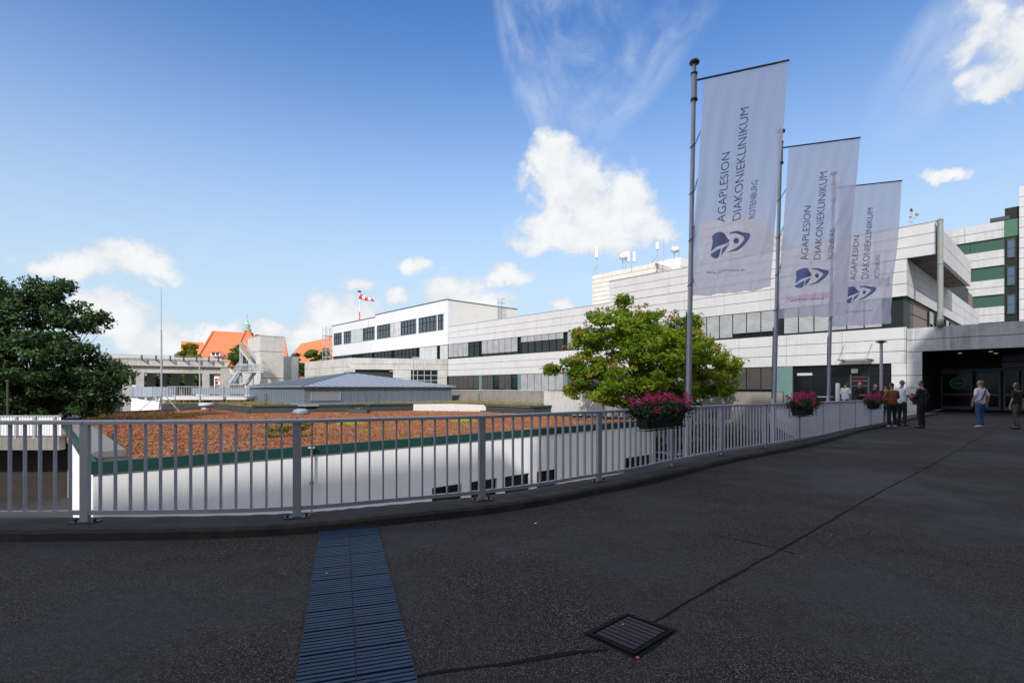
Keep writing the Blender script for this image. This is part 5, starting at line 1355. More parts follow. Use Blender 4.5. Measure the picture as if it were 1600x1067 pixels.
for i, (px, Y) in enumerate(((-260, 70), (-120, 90), (80, 95), (150, 85), (350, 170), (420, 160))):
    small_tree(px, 575, 612, 90 if i < 4 else 50, Y, ['broad dark tree far left beyond the frame edge', 'broad dark tree behind the left oak', 'dark tree half hidden by the big oak', 'dark tree just right behind the big oak', 'distant tree behind the orange house', 'distant tree left of the stair tower'][i], OAK, 60 + i, 3000, size=.3, name='distant_tree')
def bush(px, ytop, wpx, Y, label, lm, seed, n=4200):
    b = at(px, 600, Y); base = (b[0], Y, -4.6); ht = at(px, ytop, Y)[2] + 4.6; w = wpx / 2 / F * Y
    return branch_tree('bush', label, base, ht * .6, [(0, 0, ht * .5, w, w * .8, ht * .45), (-w * .4, 0, ht * .35, w * .7, w * .6, ht * .33), (w * .4, 0, ht * .4, w * .7, w * .6, ht * .36)], n, .11, lm, seed, cat='bush', trunk_r=.08, clump=(.4, .7), sub=2.2, trunk_top=.5, group='bushes in the lower yard')
bush(1090, 628, 90, 40, 'dark bush in the lower yard right of the nearest flagpole', OAK, 71)
bush(1150, 622, 80, 40.5, 'bush in the lower yard midway between the first two flagpoles', LIME, 72)
bush(1200, 630, 70, 39, 'dark bush in the lower yard just left of the middle flagpole', OAK, 73)
bush(1040, 632, 80, 42, 'dark bush under the leafy tree, behind the first geranium box', OAK, 74)
# young plants on the roofs
def weed(px, py0, py1, Y, label, m, n=160, w=.25, z=None):
    a = at(px, py0, Y); b = at(px, py1, Y); t = empty('wild_plant', (a[0], Y, a[2])); tag(t, label, 'plant', group='wild plants on the roofs')
    mb = MB(); mb.tube([a, b], [.012, .006], 5); mb.build('stem', BARK, t)
    r = np.random.default_rng(int(px)); h = b[2] - a[2]; k = r.random(n) ** .8
    cl = [(a[0] + r.normal() * w * .4, Y + r.normal() * w * .3, a[2] + h * q, w * .4 * (1 - .5 * q), w * .4, .06) for q in k[:24]]
    build_leaves('leaves', leaf_mesh(cl, n, .045, int(px) + 1, .2), m, t)
YEL = leaf_mat('yellow_shrub_leaf', (.14, .17, .02), (.26, .26, .03), None)
def shrub(px, py, w, h, Y, label, n):
    c = at(px, py, Y); t = empty('roof_shrub', (c[0], Y, RZ)); tag(t, label, 'shrub', group='wild plants on the roofs')
    rn = random.Random(int(px)); cl = []
    mb = MB()
    for k in range(26):
        x = c[0] + rn.uniform(-w, w) / F * Y; z = RZ + abs(rn.gauss(.4, .35)) * h / F * Y; cl.append((x, Y + rn.uniform(-.4, .4), z, .22, .22, .10)); mb.tube([(c[0] + (x - c[0]) * .5, Y, RZ - .02), (x, Y, z)], .008, 4)
    mb.build('stems', BARK, t); build_leaves('leaves', leaf_mesh(cl, n, .05, 8), YEL, t)
shrub(446, 668, 34, 30, 24, 'scraggly yellow green shrub growing from the sedum behind the second post', 1500)
weed(573, 636, 618, 44, 'spindly yellow flowering plant in front of the pavilion wall, the taller of two', YEL)
weed(592, 634, 619, 44, 'spindly plant right of the taller yellow flowering one', YEL, 90)
weed(416, 633, 608, 44, 'tall thin plant at the left wall of the zinc pavilion', YEL)
weed(749, 627, 613, 52, 'young green plant in front of the stained parapet', LIME, 140)
weed(911, 658, 640, 30, 'green plant at the right end of the sedum roof', LIME, 140, .4)

# ------------------------------------------------------------------ viaduct (raised parking deck)
t = empty('viaduct', at(270, 600, 75)); tag(t, 'raised concrete road on square columns at the left, behind the whip mast', 'viaduct')
VA = Vector((at(120, 0, 71)[0], 71)); VB = Vector((at(356, 0, 81)[0], 81)); dv = (VB - VA).normalized(); nv_ = Vector((dv.y, -dv.x)); Lv = (VB - VA).length
fv_ = (VA.x, VA.y, dv.x, dv.y, nv_.x, nv_.y)
ztv, zmv, zbv = 5.95, 4.75, 3.75
m = MB(); m.fbox(fv_, 0, Lv, -0.3, 0, zmv + .02, ztv); m.fbox(fv_, 0, Lv, -12, -.31, zmv + .3, ztv - .5); m.build('deck_slab', CONOLD, t)
m = MB(); m.fbox(fv_, 0, Lv, -1.2, -.5, zbv, zmv + .28); m.fbox(fv_, 0, Lv, -9, -8.3, zbv, zmv + .28); m.build('beam', CONOLD, t)
m = MB(); m.fbox(fv_, 0, Lv, -12.2, -12, ztv - .5, ztv + .75); m.build('rear_parapet', CONOLD, t)
def uv_(x):
    u = (x - 800) / F; return (u * VA.y - VA.x) / (dv.x - u * dv.y)
CON2 = mat('column_concrete', (.40, .39, .38), .9, var=.15, vscale=.6, streak=.3)
for x, w, dp in ((198, 1.0, -1.3), (218.5, .95, -1.3), (322, .95, -1.3), (352, 1.3, -1.0), (150, 1, -1.3)):
    u = uv_(x); m = MB(); m.fbox(fv_, u - w / 2, u + w / 2, dp, dp + .85, -4.6, zbv + (.0 if x != 352 else 1.0)); m.build('column', CON2, t)
for x, w in ((233, 1.1), (254, 1.0), (274, 1.2), (298, 1.3), (334, 1.1)):
    u = uv_(x) * 1.0; m = MB(); m.fbox(fv_, u - w / 2, u + w / 2, -9.1, -8.2, -4.6, zbv); m.build('column', CON2, t)
for x in (222, 244, 266, 287, 307, 326, 341):
    u = uv_(x); m = MB(); m.fbox(fv_, u - .1, u + .1, 0.003, .55, ztv - .35, ztv - .22); m.fbox(fv_, u - .1, u + .1, .55, .68, ztv - .35, ztv + .35); m.build('bracket', STEELD, t)
m = MB(); m.tube([tuple((VA + dv * u + nv_ * .62)) + (ztv + .30,) for u in (0, Lv)], .05, 6); m.build('side_rail', STEEL, t)

# concrete stair tower
tw = empty('stair_tower', at(410, 600, 78)); tag(tw, 'plain concrete stair tower with an outside steel staircase on its left', 'tower')
Yw = 76.0; cW = Vector((at(407, 0, Yw)[0], Yw)); pW, qW = cW.x * BX + cW.y * BY, -cW.x * BY + cW.y * BX
pe = pqx(443, qW); qe_ = qp(388, pW); ztw = E + 81 / F * Yw
m = MB(); box_pq(m, pW, pe, qW, qe_, -4.6, ztw - 2.2); box_pq(m, pW - .06, pe + .06, qW - .06, qe_ + .06, ztw - 2.17, ztw); m.build('shaft', mat('tower_concrete', (.52, .50, .47), .9, var=.12, vscale=.5, streak=.35), tw)
m = MB(); box_pq(m, pW - .1, pe + .1, qW - .1, qe_ + .1, ztw + .002, ztw + .12); m.build('roof_cap', CONOLD, tw)
m = MB(); m.fbox(QF(qW), pW, pe, .002, .02, 3.0, 3.06); m.build('joint', JOINT, tw)
m = MB(); box_pq(m, pe + .07, pe + 2.6, qW + 1.0, qe_, -2, 6.4); m.build('side_shaft', STEEL, tw)
# steel staircase
ss = empty('steel_staircase', at(390, 640, 72)); tag(ss, 'steel zigzag staircase with mesh balustrades in front of the concrete stair tower', 'staircase')
Ys = 72.0
def A(x, y, d=0): P = at(x, y, Ys); return Vector((P[0], Ys + d, P[2]))
m = MB(); m.tube([A(376, 660), A(376, 540)], .16, 8); m.tube([A(395, 660), A(395, 581)], .16, 8); m.tube([A(379, 541), A(379, 570)], .08, 6); m.build('column', STEEL, ss)
def flight(x0, y0, x1, y1, nm='flight', nst=12):
    a = A(x0, y0); b = A(x1, y1); m = MB()
    for d in (-.6, .6): m.bar(a + Vector((0, d, 0)), b + Vector((0, d, 0)), .08, .28)
    for k in range(nst):
        c = a.lerp(b, (k + .5) / nst); m.box(c.x - .14, c.x + .14, Ys - .55, Ys + .55, c.z, c.z + .04)
    fo = m.build(nm, STEEL, ss)
    for d in (-.64, .64):
        m = MB()
        for h in (.35, .7, 1.05): m.bar(a + Vector((0, d, h)), b + Vector((0, d, h)), .04, .05)
        for k in range(13): c = a.lerp(b, k / 12) + Vector((0, d, 0)); m.bar(c, c + Vector((0, 0, 1.05)), .03, .03)
        m.build('balustrade', STEEL, fo)
flight(378, 545, 396, 568, nst=14); flight(362, 598, 382, 571); flight(381, 602, 396, 582)
m = MB()
for (x0, x1, y) in ((375, 416, 581), (364, 384, 600), (374, 390, 570)):
    a, b = A(x0, y), A(x1, y); m.box(a.x, b.x, Ys - .8, Ys + .8, a.z - .12, a.z)
pl = m.build('landing', STEEL, ss)
m = MB()
for (x0, x1, y) in ((375, 416, 581),):
    a, b = A(x0, y), A(x1, y)
    for d in (-.8, .8):
        m = MB()
        for h in (.35, .7, 1.05): m.bar(a + Vector((0, d, h)), b + Vector((0, d, h)), .04, .05)
        for k in range(22): c = a.lerp(b, k / 21) + Vector((0, d, 0)); m.bar(c, c + Vector((0, 0, 1.05)), .03, .03)
        m.build('balustrade', STEEL, pl)
m = MB(); m.bar(A(380, 541, -.7) + Vector((0, 0, .15)), A(394, 561, -.7) + Vector((0, 0, .15)), .12, .38); m.build('timber_stringer', mat('tan_stringer', (.30, .20, .12), .7), ss)

# curved terrace parapet and terrace railing left
ct = empty('curved_terrace', at(260, 640, 58)); tag(ct, 'curved white clad terrace with a thin railing under the viaduct', 'terrace')
Yc = 58.0
arc = [(202, 2.5), (205, .8), (212, -.6), (222, -1.2), (236, -1.4), (250, -1.2), (262, -.9), (276, -.5)]
def arcp(x, d): return Vector((at(x, 0, Yc)[0], Yc + d))
pa_ = [arcp(x, d) for x, d in arc]
zA0, zA1 = at(0, 619.5, Yc)[2], at(0, 604.5, Yc)[2]
for i in range(len(pa_) - 1):
    a, b = pa_[i], pa_[i + 1]; d = b - a; m = MB()
    kk = max(1, int(d.length / .35)); 
    for j in range(kk):
        c0_ = a.lerp(b, j / kk); c1_ = a.lerp(b, (j + 1) / kk - .02); m.obox((c0_ + c1_) / 2, d, (c1_ - c0_).length, .08, zA0, zA1)
    m.build('parapet_panel', ZINCL, ct)
m = MB()
for i in range(len(pa_) - 1):
    a, b = pa_[i], pa_[i + 1]; d = b - a
    m.obox((a + b) / 2 + Vector((.15, .35)), d, d.length, .12, -4.6, zA0 - .42)
m.build('terrace_wall', mat('terrace_white_wall', (.66, .66, .66), .8, var=.06), ct)
m = MB()
L_ = 0
for i in range(len(pa_) - 1):
    a, b = pa_[i], pa_[i + 1]; d = b - a; kk = max(1, int(d.length / .62))
    for j in range(kk): c0_ = a.lerp(b, (j + .3) / kk); m.obox(c0_ + Vector((0, .1)), d, .22, .1, zA0 - .40, zA0 - .02)
m.build('parapet_bracket', STEEL, ct)
m = MB(); m.prism([(at(252, 0, Yc)[0], Yc - .9), (at(388, 0, Yc)[0], Yc - .6), (at(388, 0, Yc)[0], Yc + 9), (at(215, 0, Yc)[0], Yc + 9), (at(212, 0, Yc)[0], Yc + .3)], zA0 - .35, zA0 - .02); m.build('terrace_slab', CON, ct)
m = MB()
x0, x1 = at(262, 0, Yc - .8)[0], at(388, 0, Yc - .8)[0]; zt2 = at(0, 603.5, Yc - .8)[2]; zb2 = at(0, 618.5, Yc - .8)[2]; yy = Yc - .8
m.box(x0, x1, yy - .03, yy + .03, zt2 - .05, zt2); m.box(x0, x1, yy - .03, yy + .03, zb2, zb2 + .05)
k = 0; x = x0
while x < x1: m.box(x - .02, x + .02, yy - .012, yy + .012, zb2 + .05, zt2 - .05); x += .26
for px in (274, 312.5, 349, 386):
    x = at(px, 0, yy)[0]; m.box(x - .05, x + .05, yy - .1, yy - .031, zb2 - .4, zt2)
m.build('terrace_railing', STEEL, ct)
m = MB(); m.prism([(at(300, 0, 62)[0], 62), (at(392, 0, 62)[0], 62), (at(392, 0, 72)[0], 72), (at(320, 0, 72)[0], 72)], at(0, 616, 62)[2], at(0, 606, 62)[2]); 
o = m.build('flat_annex', ZINC); tag(o, 'flat grey zinc annex behind the terrace railing, touching the pavilion', 'building')

# slanting white wall below the terrace
m = MB(); a = Vector((at(205, 0, 56)[0], 56)); b = Vector((at(318, 0, 57)[0], 57)); 
m.add([(a.x, a.y, -3), (b.x, b.y, -3), (b.x, b.y, at(0, 640, 57)[2]), (a.x, a.y, at(0, 622, 56)[2]), (a.x, a.y + .3, -3), (b.x, b.y + .3, -3), (b.x, b.y + .3, at(0, 640, 57)[2]), (a.x, a.y + .3, at(0, 622, 56)[2])],
      [(0, 1, 2, 3), (5, 4, 7, 6), (3, 2, 6, 7), (1, 5, 6, 2), (4, 0, 3, 7), (4, 5, 1, 0)])
o = m.build('sloping_wall', WALLW); tag(o, 'white wall tapering to the right under the curved terrace', 'wall')

# masts
def mast(px, ytop, ybot, Y, label, r0, r1, tripod=True, thick_to=None):
    a = at(px, ybot, Y); b = at(px - .8, ytop, Y); t = empty('mast', a); tag(t, label, 'mast')
    A_, B_2 = Vector(a), Vector(b); m = MB(); mid2 = A_.lerp(B_2, .66 if tripod else .98)
    m.tube([A_, mid2], r0, 8); m.build('pole', STEEL, t); m = MB(); m.tube([mid2, B_2], [r1, r1 * .6], 6); m.build('tip', STEELD, t)
    if tripod:
        for dx, dy in ((-1.9, -.6), (-.9, .9), (1.9, -.2)):
            m = MB(); m.bar(A_ + Vector((0, 0, 2.0)), A_ + Vector((dx, dy, 0)), .09, .07); m.build('leg', STEEL, t)
mast(252.5, 449, 644, 50, 'very tall thin whip mast on a tripod standing on the sedum roof', .075, .02)
mast(312.5, 562, 630, 54, 'shorter grey pole with stays at the terrace railing', .07, .05, tripod=False)
t = empty('roof_camera_pole', at(12, 645, 29)); tag(t, 'thin dark post in front of the big oak at the far left', 'post'); m = MB(); m.tube([at(12, 660, 29), at(12, 597, 29)], .05, 8); m.lathe(at(12, 597, 29), [(.09, 0), (.09, .1), (.02, .12)], 8); m.build('post', STEELD, t)

# sign, steps handrail by the oak
t = empty('notice_sign', at(171, 650, 40)); tag(t, 'small white notice board on posts beside the big dark tree', 'sign')
m = MB(); a, b = at(166, 627, 40), at(177, 620.5, 40); m.box(a[0], b[0], 39.95, 40.0, a[2], b[2]); m.build('board', WHITE, t)
m = MB(); m.box(a[0] + .05, a[0] + .1, 39.99, 40.05, -1.2, b[2]); m.box(b[0] - .1, b[0] - .05, 39.99, 40.05, -1.2, b[2]); m.build('post', STEEL, t)
t = empty('stair_handrail', at(165, 645, 39)); tag(t, 'pale metal handrail with glass panels below the small notice board', 'handrail')
m = MB(); P1, P2, P3 = Vector(at(143, 641, 39)), Vector(at(160, 632, 39)), Vector(at(187, 632, 39)); m.tube([P1, P2, P3], .04, 6); m.tube([P1 - Vector((0, 0, .5)), P2 - Vector((0, 0, .5)), P3 - Vector((0, 0, .5))], .03, 6)
for P in (P1, P2, P2.lerp(P3, .5), P3): m.bar(P, P - Vector((0, 0, 1.2)), .05, .05)
m.build('rail', STEEL, t); m = MB(); m.box(P2.x, P3.x, 39.03, 39.05, P2.z - .6, P2.z - .08); m.build('glass_panel', mat('pale_glass', (.35, .40, .42), .1, alpha=.6), t)

# ramp with white panelled railing at the left
rp = empty('entry_ramp', (-26, 28, -1.5)); tag(rp, 'concrete ramp edge with white panelled railing at the left behind the near railing', 'ramp')
Yr = 27.0; xl = -45.0; xr = at(92, 0, Yr)[0]
m = MB(); zt3, zb3 = at(0, 683, Yr)[2], at(0, 703, Yr)[2]; m.box(xl, xr, Yr, Yr + .4, zb3, zt3); m.box(xl, xr + 1.2, Yr + .4, Yr + 9, zb3 + .3, zt3 - .02); m.build('slab', CONDK, rp)
m = MB(); m.box(xl, xr, Yr + 2.2, Yr + 2.4, -4.6, zb3 + .28); m.build('shade_wall', mat('under_ramp_shade', (.022, .015, .013), .8, var=.4, vscale=1.5), rp)  # dark sheet added in place of the shade below the ramp
m = MB(); zt4 = at(0, 649, Yr)[2]; x = xl
while x < xr - .1: m.box(x, x + .12, Yr + .10, Yr + .12, zt3 + .08, zt4 - .06); x += .15
m.build('railing_panel', WHITE, rp)
m = MB(); m.box(xl, xr, Yr + .05, Yr + .15, zt4 - .06, zt4)
for px in (-60, -33, -5, 24, 53, 84): x = at(px, 0, Yr)[0]; m.box(x - .05, x + .05, Yr - .02, Yr + .09, zt3 - .1, zt4 - .061)
m.build('railing_frame', STEEL, rp)

# ------------------------------------------------------------------ distant houses with orange roofs
TILE = mat('orange_roof_tile', (0.56, 0.16, 0.065), 0.8, var=0.10, vscale=.5, bump=.2, bscale=8, streak=.05)
TILEB = mat('ridge_tile', (0.60, 0.22, 0.11), 0.8)
COPPER = mat('green_copper', (.30, .46, .38), .7, var=.1)
CREAM = mat('cream_wall', (.62, .52, .42), .8, var=.06)
REDW = mat('red_brick', (.34, .10, .07), .85, var=.12)
def poly_obj(name, vs, fs, m, parent): mb = MB(); mb.add(vs, fs); return mb.build(name, m, parent)
def hip_roof(parent, pts_ridge, eave, name='roof', m=TILE):
    # eave: 4 corners (front-left, front-right, back-right, back-left), ridge: 2 points
    vs = list(eave) + list(pts_ridge)
    return poly_obj(name, vs, [(0, 1, 5, 4), (1, 2, 5), (2, 3, 4, 5), (3, 0, 4), (3, 2, 1, 0)], m, parent)
hs_ = empty('big_orange_roofed_house', at(350, 640, 150)); tag(hs_, 'large house with a steep orange tiled roof and a small green copper spire', 'building')
Yh = 150.0
hip_roof(hs_, [at(333, 517, 154), at(396, 520, 154)], [at(300, 572, Yh), at(400, 572, Yh), at(400, 572, Yh + 16), at(298, 572, Yh + 16)])
# crossing roof with the spire
hip_roof(hs_, [at(386, 511, 151), at(386.5, 511, 156)], [at(356, 572, Yh - 2), at(420, 572, Yh - 2), at(428, 565, Yh + 16), at(352, 572, Yh + 16)])
poly_obj('roof', [at(283, 533, 158), at(318, 535, 158), at(322, 572, Yh + 3), at(282, 572, Yh + 3), at(283, 572, 168), at(318, 572, 168)], [(3, 2, 1, 0), (0, 1, 5, 4), (2, 5, 1), (4, 3, 0), (3, 4, 5, 2)], TILE, hs_)
hip_roof(hs_, [at(398, 522, 156), at(445, 527, 156)], [at(396, 566, Yh + 1), at(450, 566, Yh + 1), at(452, 566, Yh + 16), at(396, 566, Yh + 16)])
mb = MB(); mb.bar(at(300, 571, Yh - .2), at(333, 517.2, 153.9), .7, .3); mb.bar(at(356, 571.5, Yh - 2.2), at(386, 511.2, 150.9), .7, .3); mb.build('hip_ridge', TILEB, hs_)
sp_ = at(386, 513, 151.5)
mb = MB(); mb.lathe((sp_[0], sp_[1], sp_[2] - .8), [(1.2, 0), (1.2, .6), (.8, .8), (.9, .85), (.8, 1.6), (1.0, 1.7), (.4, 2.6), (.05, 4.0)], 8, smooth=False); so_ = mb.build('spire', COPPER, hs_)
mb = MB(); mb.tube([(sp_[0], sp_[1], sp_[2] + 3.1), (sp_[0], sp_[1], sp_[2] + 4.2)], .06, 5); mb.build('finial', STEELD, so_)
mb = MB(); a, b = at(302, 640, Yh + .6), at(398, 570, Yh + .6); mb.box(a[0], b[0], Yh + .6, Yh + 15, -4.6, b[2] - .3); a, b = at(345, 640, Yh + .3), at(445, 566, Yh + .3); mb.box(at(400, 0, Yh + 2)[0], b[0], Yh + 2, Yh + 15, -4.6, b[2] - .3); a = at(284, 570, Yh + 4); mb.box(a[0], at(316, 0, Yh + 4)[0], Yh + 4, Yh + 16, -4.6, a[2] - .2); mb.build('wall', CREAM, hs_)
# dormer
d0, d1 = at(329, 556, 149), at(344, 551, 149)
mb = MB(); mb.box(d0[0], d1[0], 149, 153, d0[2], d1[2] + .1); dm = mb.build('dormer', WHITE, hs_)
poly_obj('dormer_roof', [at(326.5, 550, 148.6), at(346.5, 550, 148.6), at(345, 549, 154), at(328, 549, 154), at(334, 543.5, 150), at(338, 543.5, 150)], [(0, 1, 5, 4), (1, 2, 5), (2, 3, 4, 5), (3, 0, 4), (3, 2, 1, 0)], TILE, dm)
mb = MB(); mb.box(at(331, 0, 148.9)[0], at(335.5, 0, 148.9)[0], 148.9, 148.96, d0[2] + .2, d1[2] - .05); mb.box(at(337.5, 0, 148.9)[0], at(342, 0, 148.9)[0], 148.9, 148.96, d0[2] + .2, d1[2] - .05); mb.build('dormer_window', GLASS, dm)
h2 = empty('second_orange_roofed_house', at(490, 640, 130)); tag(h2, 'orange tiled house roof behind the scaffold and the bright green tree', 'building')
hip_roof(h2, [at(470, 537, 134), at(530, 524, 134)], [at(448, 566, 129), at(540, 566, 129), at(545, 566, 145), at(446, 566, 145)])
mb = MB(); a = at(450, 566, 129.6); mb.box(a[0], at(538, 0, 129.6)[0], 129.6, 144, -4.6, a[2] - .1); mb.build('wall', REDW, h2)
h3 = empty('small_red_house', at(346, 640, 105)); tag(h3, 'small red brick house seen under the viaduct beside the staircase', 'building')
mb = MB(); a = at(336, 601, 104); mb.box(a[0], at(358, 0, 104)[0], 104, 110, -4.6, a[2]); mb.build('wall', REDW, h3)
hip_roof(h3, [at(343, 589, 107), at(353, 589, 107)], [at(335, 596, 103.5), at(359, 596, 103.5), at(359, 596, 111), at(335, 596, 111)])
for x in (344, 351): mb = MB(); a, b = at(x, 605, 103.98), at(x + 3, 600, 103.98); mb.box(a[0], b[0], 103.9, 103.97, a[2], b[2]); mb.build('window', GLASSL, h3)
h4 = empty('white_house', at(240, 640, 120)); tag(h4, 'white house glimpsed between the columns of the viaduct', 'building')
mb = MB(); a = at(236, 580, 120); mb.box(a[0], at(250, 0, 120)[0], 120, 130, -4.6, a[2]); mb.build('wall', WHITE, h4); mb = MB(); mb.box(at(256, 0, 120)[0], at(263, 0, 120)[0], 120, 130, -4.6, a[2]); mb.build('wall', WHITE, h4); mb = MB(); mb.box(at(301, 0, 120)[0], at(345, 0, 120)[0], 121, 130, -4.6, at(0, 584, 120)[2]); mb.build('wall', WHITE, h4)
hip_roof(h4, [at(246, 572, 125), at(335, 572, 125)], [at(232, 581, 119.5), at(348, 581, 119.5), at(348, 581, 131), at(232, 581, 131)])
for x in (304, 312, 320, 328, 336): mb = MB(); a, b = at(x, 600, 120.9), at(x + 4, 591, 120.9); mb.box(a[0], b[0], 120.9, 120.97, a[2], b[2]); mb.build('window', GLASSL, h4)

# scaffold
sc = empty('scaffold', at(511, 600, 96)); tag(sc, 'thin metal scaffold tower at the left end of the white wing', 'scaffold')
m = MB(); Ysf = 97.0
for x in (504, 510.5, 517):
    for d in (0, 1.5): m.tube([at(x, 640, Ysf)[:1] + (Ysf + d, -4.6), at(x, 510 + (x - 504) * .3, Ysf)[:1] + (Ysf + d, at(0, 510, Ysf)[2])], .05, 5)
for y in range(514, 600, 11):
    for d in (0, 1.5): a, b = at(503.5, y, Ysf), at(517.5, y, Ysf); m.tube([(a[0], Ysf + d, a[2]), (b[0], Ysf + d, b[2])], .04, 5)
    a, b = at(504, y, Ysf), at(517, y + 11, Ysf); m.tube([a, b], .03, 5)
m.build('tubes', STEEL, sc)
m = MB()
for y in (525, 547, 569): a, b = at(504, y, Ysf), at(517, y, Ysf); m.box(a[0], b[0], Ysf + .1, Ysf + 1.4, a[2] + .06, a[2] + .12)
m.build('plank', BROWNP, sc)

# windsock
ws = empty('windsock', at(562, 500, 84)); tag(ws, 'red and white windsock on a thin mast above the white wing', 'windsock')
a = Vector(at(562, 500, 84)); b = Vector(at(561.5, 457, 84)); WSR = mat('signal_red', (.55, .04, .03), .6)
m = MB(); m.tube([a, a.lerp(b, .3)], .09, 8, mi=1); m.tube([a.lerp(b, .301), b], .05, 8, mi=0); m.build('pole', [WHITE, WSR], ws)
m = MB(); m.lathe((b.x, b.y, b.z), [(.12, 0), (.3, .1), (.3, .25), (.05, .3)], 10); m.build('wind_gauge', STEELD, ws)
s0_ = Vector(at(562.5, 463, 84)); s1_ = Vector(at(584, 470, 84)); m = MB(); n = 5
for i in range(n):
    p0_, p1_ = s0_.lerp(s1_, i / n), s0_.lerp(s1_, (i + 1) / n); p0_.z -= .12 * math.sin(i); m.tube([p0_, p1_], [.42 - .05 * i, .42 - .05 * (i + 1)], 12, mi=i % 2)
m.build('sock', [WSR, WHITE], ws)

# antennas
def antenna(px, y0, y1, Y, label, kind):
    a = Vector(at(px, y0, Y)); b = Vector(at(px, y1, Y)); t = empty('antenna', a); tag(t, label, 'antenna', group='antennas on the hospital roofs')
    m = MB(); m.tube([a, b], .05, 6); m.build('pole', STEEL, t)
    if kind == 'panel':
        m = MB(); c = a.lerp(b, .62); m.tube([c, b], .24, 10); m.build('sector_panel', WHITE, t)
        m = MB(); m.bar(a + Vector((.9, 0, 0)), a.lerp(b, .4), .04, .04); m.bar(a + Vector((-.5, .4, 0)), a.lerp(b, .35), .04, .04); m.build('stay', STEEL, t)
    if kind == 'dish':
        m = MB(); c = b; m.lathe((c.x, c.y - .3, c.z - .4), [(.05, 0), (.42, .1), (.5, .4), (.42, .7), (.05, .8)], 14); m.build('dish', WHITE, t)
    if kind == 'twin':
        for dx in (-.35, .35):
            m = MB(); c = a.lerp(b, .5); m.tube([c + Vector((dx, 0, 0)), b + Vector((dx, 0, 0))], .2, 10); m.build('sector_panel', WHITE, t)
        m = MB(); c = a.lerp(b, .5); m.bar(c + Vector((-.5, 0, 0)), c + Vector((.5, 0, 0)), .06, .06); m.build('cross_arm', STEEL, t)
    if kind == 'whip': pass
antenna(932, 430, 387, 62, 'white panel antenna on the left corner of the beige tower', 'panel')
antenna(973, 422, 402, 62, 'pole with the lower of two round white dishes on the beige tower', 'dish')
antenna(977.5, 421, 400, 64, 'pole with the right one of two round dishes on the beige tower', 'dish')
antenna(986.5, 425, 394, 62, 'twin white panel antenna at the right end of the beige tower', 'twin')
antenna(1027, 409, 379, 66, 'white panel antenna on the small rooftop house', 'panel')
antenna(1053.5, 405, 391, 66, 'round dish on a short pole on the small rooftop house', 'dish')
antenna(1037, 408, 372, 66, 'thin whip antenna in the middle of the small rooftop house', 'whip')
antenna(1061, 405, 384, 66, 'thin red brown whip at the right corner of the small rooftop house', 'whip')
antenna(1019, 412, 400, 66, 'short whip at the left corner of the small rooftop house', 'whip')
antenna(1571, 326, 313, 101, 'thin aerial on the green stair strip of the ward block', 'whip')
t = empty('weather_station', at(1424, 352, 33)); tag(t, 'small weather station with a wind cup on the roof left of the rain pipe', 'weather station')
b = Vector(at(1424, 355, 33)); m = MB(); m.tube([b, b + Vector((0, 0, 1.05))], .03, 8); m.bar(b + Vector((-.2, 0, .35)), b + Vector((.1, 0, .35)), .03, .03); m.tube([b + Vector((0, 0, .45)), b + Vector((.32, 0, .62)), b + Vector((.36, 0, .75))], .02, 6); m.build('mast', STEEL, t)
m = MB(); m.lathe((b.x, b.y, b.z + 1.0), [(.07, 0), (.09, .05), (.03, .1), (.08, .12), (.02, .2)], 10); m.build('wind_sensor', STEELD, t)
m = MB(); m.box(b.x + .28, b.x + .45, b.y - .06, b.y + .06, b.z + .74, b.z + .86); m.box(b.x - .12, b.x - .02, b.y - .05, b.y + .05, b.z + .6, b.z + .68); m.build('sensor_box', mat('amber_lens', (.35, .22, .03), .4), t)
# ------------------------------------------------------------------ lamp post, sign stand, terrace pillar
Yl = 27.5
b = at(1377, 606, Yl)
t = empty('lamp_post', (b[0], Yl, 0.03)); tag(t, 'tall lamp post with a flat dark disc head beyond the railing near the entrance', 'lamp')
zt5 = at(0, 533.5, Yl)[2]
m = MB(); m.tube([(b[0], Yl, .03), (b[0], Yl, zt5 - .06)], .075, 12); m.build('post', ALU, t)
m = MB(); m.lathe((b[0], Yl, zt5 - .10), [(.08, 0), (.14, .03), (.27, .07), (.27, .10), (.12, .14), (.02, .15)], 18); m.build('lamp_head', STEELD, t)
Yg = 27.0
t = empty('info_sign', at(1343, 640, Yg)); tag(t, 'sign stand of white bars with red lettering strips behind the railing', 'sign')
m = MB(); a = at(1329.5, 640, Yg); m.box(a[0] - .03, a[0] + .03, Yg - .03, Yg + .03, .03, at(0, 585.5, Yg)[2]); a = at(1357, 640, Yg); m.box(a[0] - .02, a[0] + .02, Yg - .02, Yg + .02, .03, at(0, 588, Yg)[2]); m.build('post', STEEL, t)
for y0, y1, mm in ((588, 589.6, STEEL), (590.3, 593, None), (593.8, 596.2, STEEL), (598, 600.5, None), (601.5, 603.5, STEEL)):
    a, b2 = at(1330, y1, Yg), at(1356.5, y0, Yg)
    if mm: m = MB(); m.box(a[0], b2[0], Yg - .02, Yg + .02, a[2], b2[2]); m.build('sign_bar', mm, t)
    else: m = MB(); m.box(a[0] + .15, b2[0] - .12, Yg - .015, Yg + .015, a[2], b2[2]); m.build('red_strip', mat('sign_red', (.42, .015, .015), .6), t)
t = empty('white_bin_column', (at(1309, 0, 26)[0], 26, .03)); tag(t, 'slim white column standing behind the railing beside the man in white', 'column')
m = MB(); x = at(1309, 0, 26)[0]; m.lathe((x, 26, .03), [(.10, 0), (.10, 1.72), (.085, 1.75), (.02, 1.76)], 14); m.build('column_body', WHITE, t)
m = MB(); m.lathe((x, 26, .03), [(.13, 0), (.13, .05), (.11, .06)], 14); m.build('foot', STEELD, t)
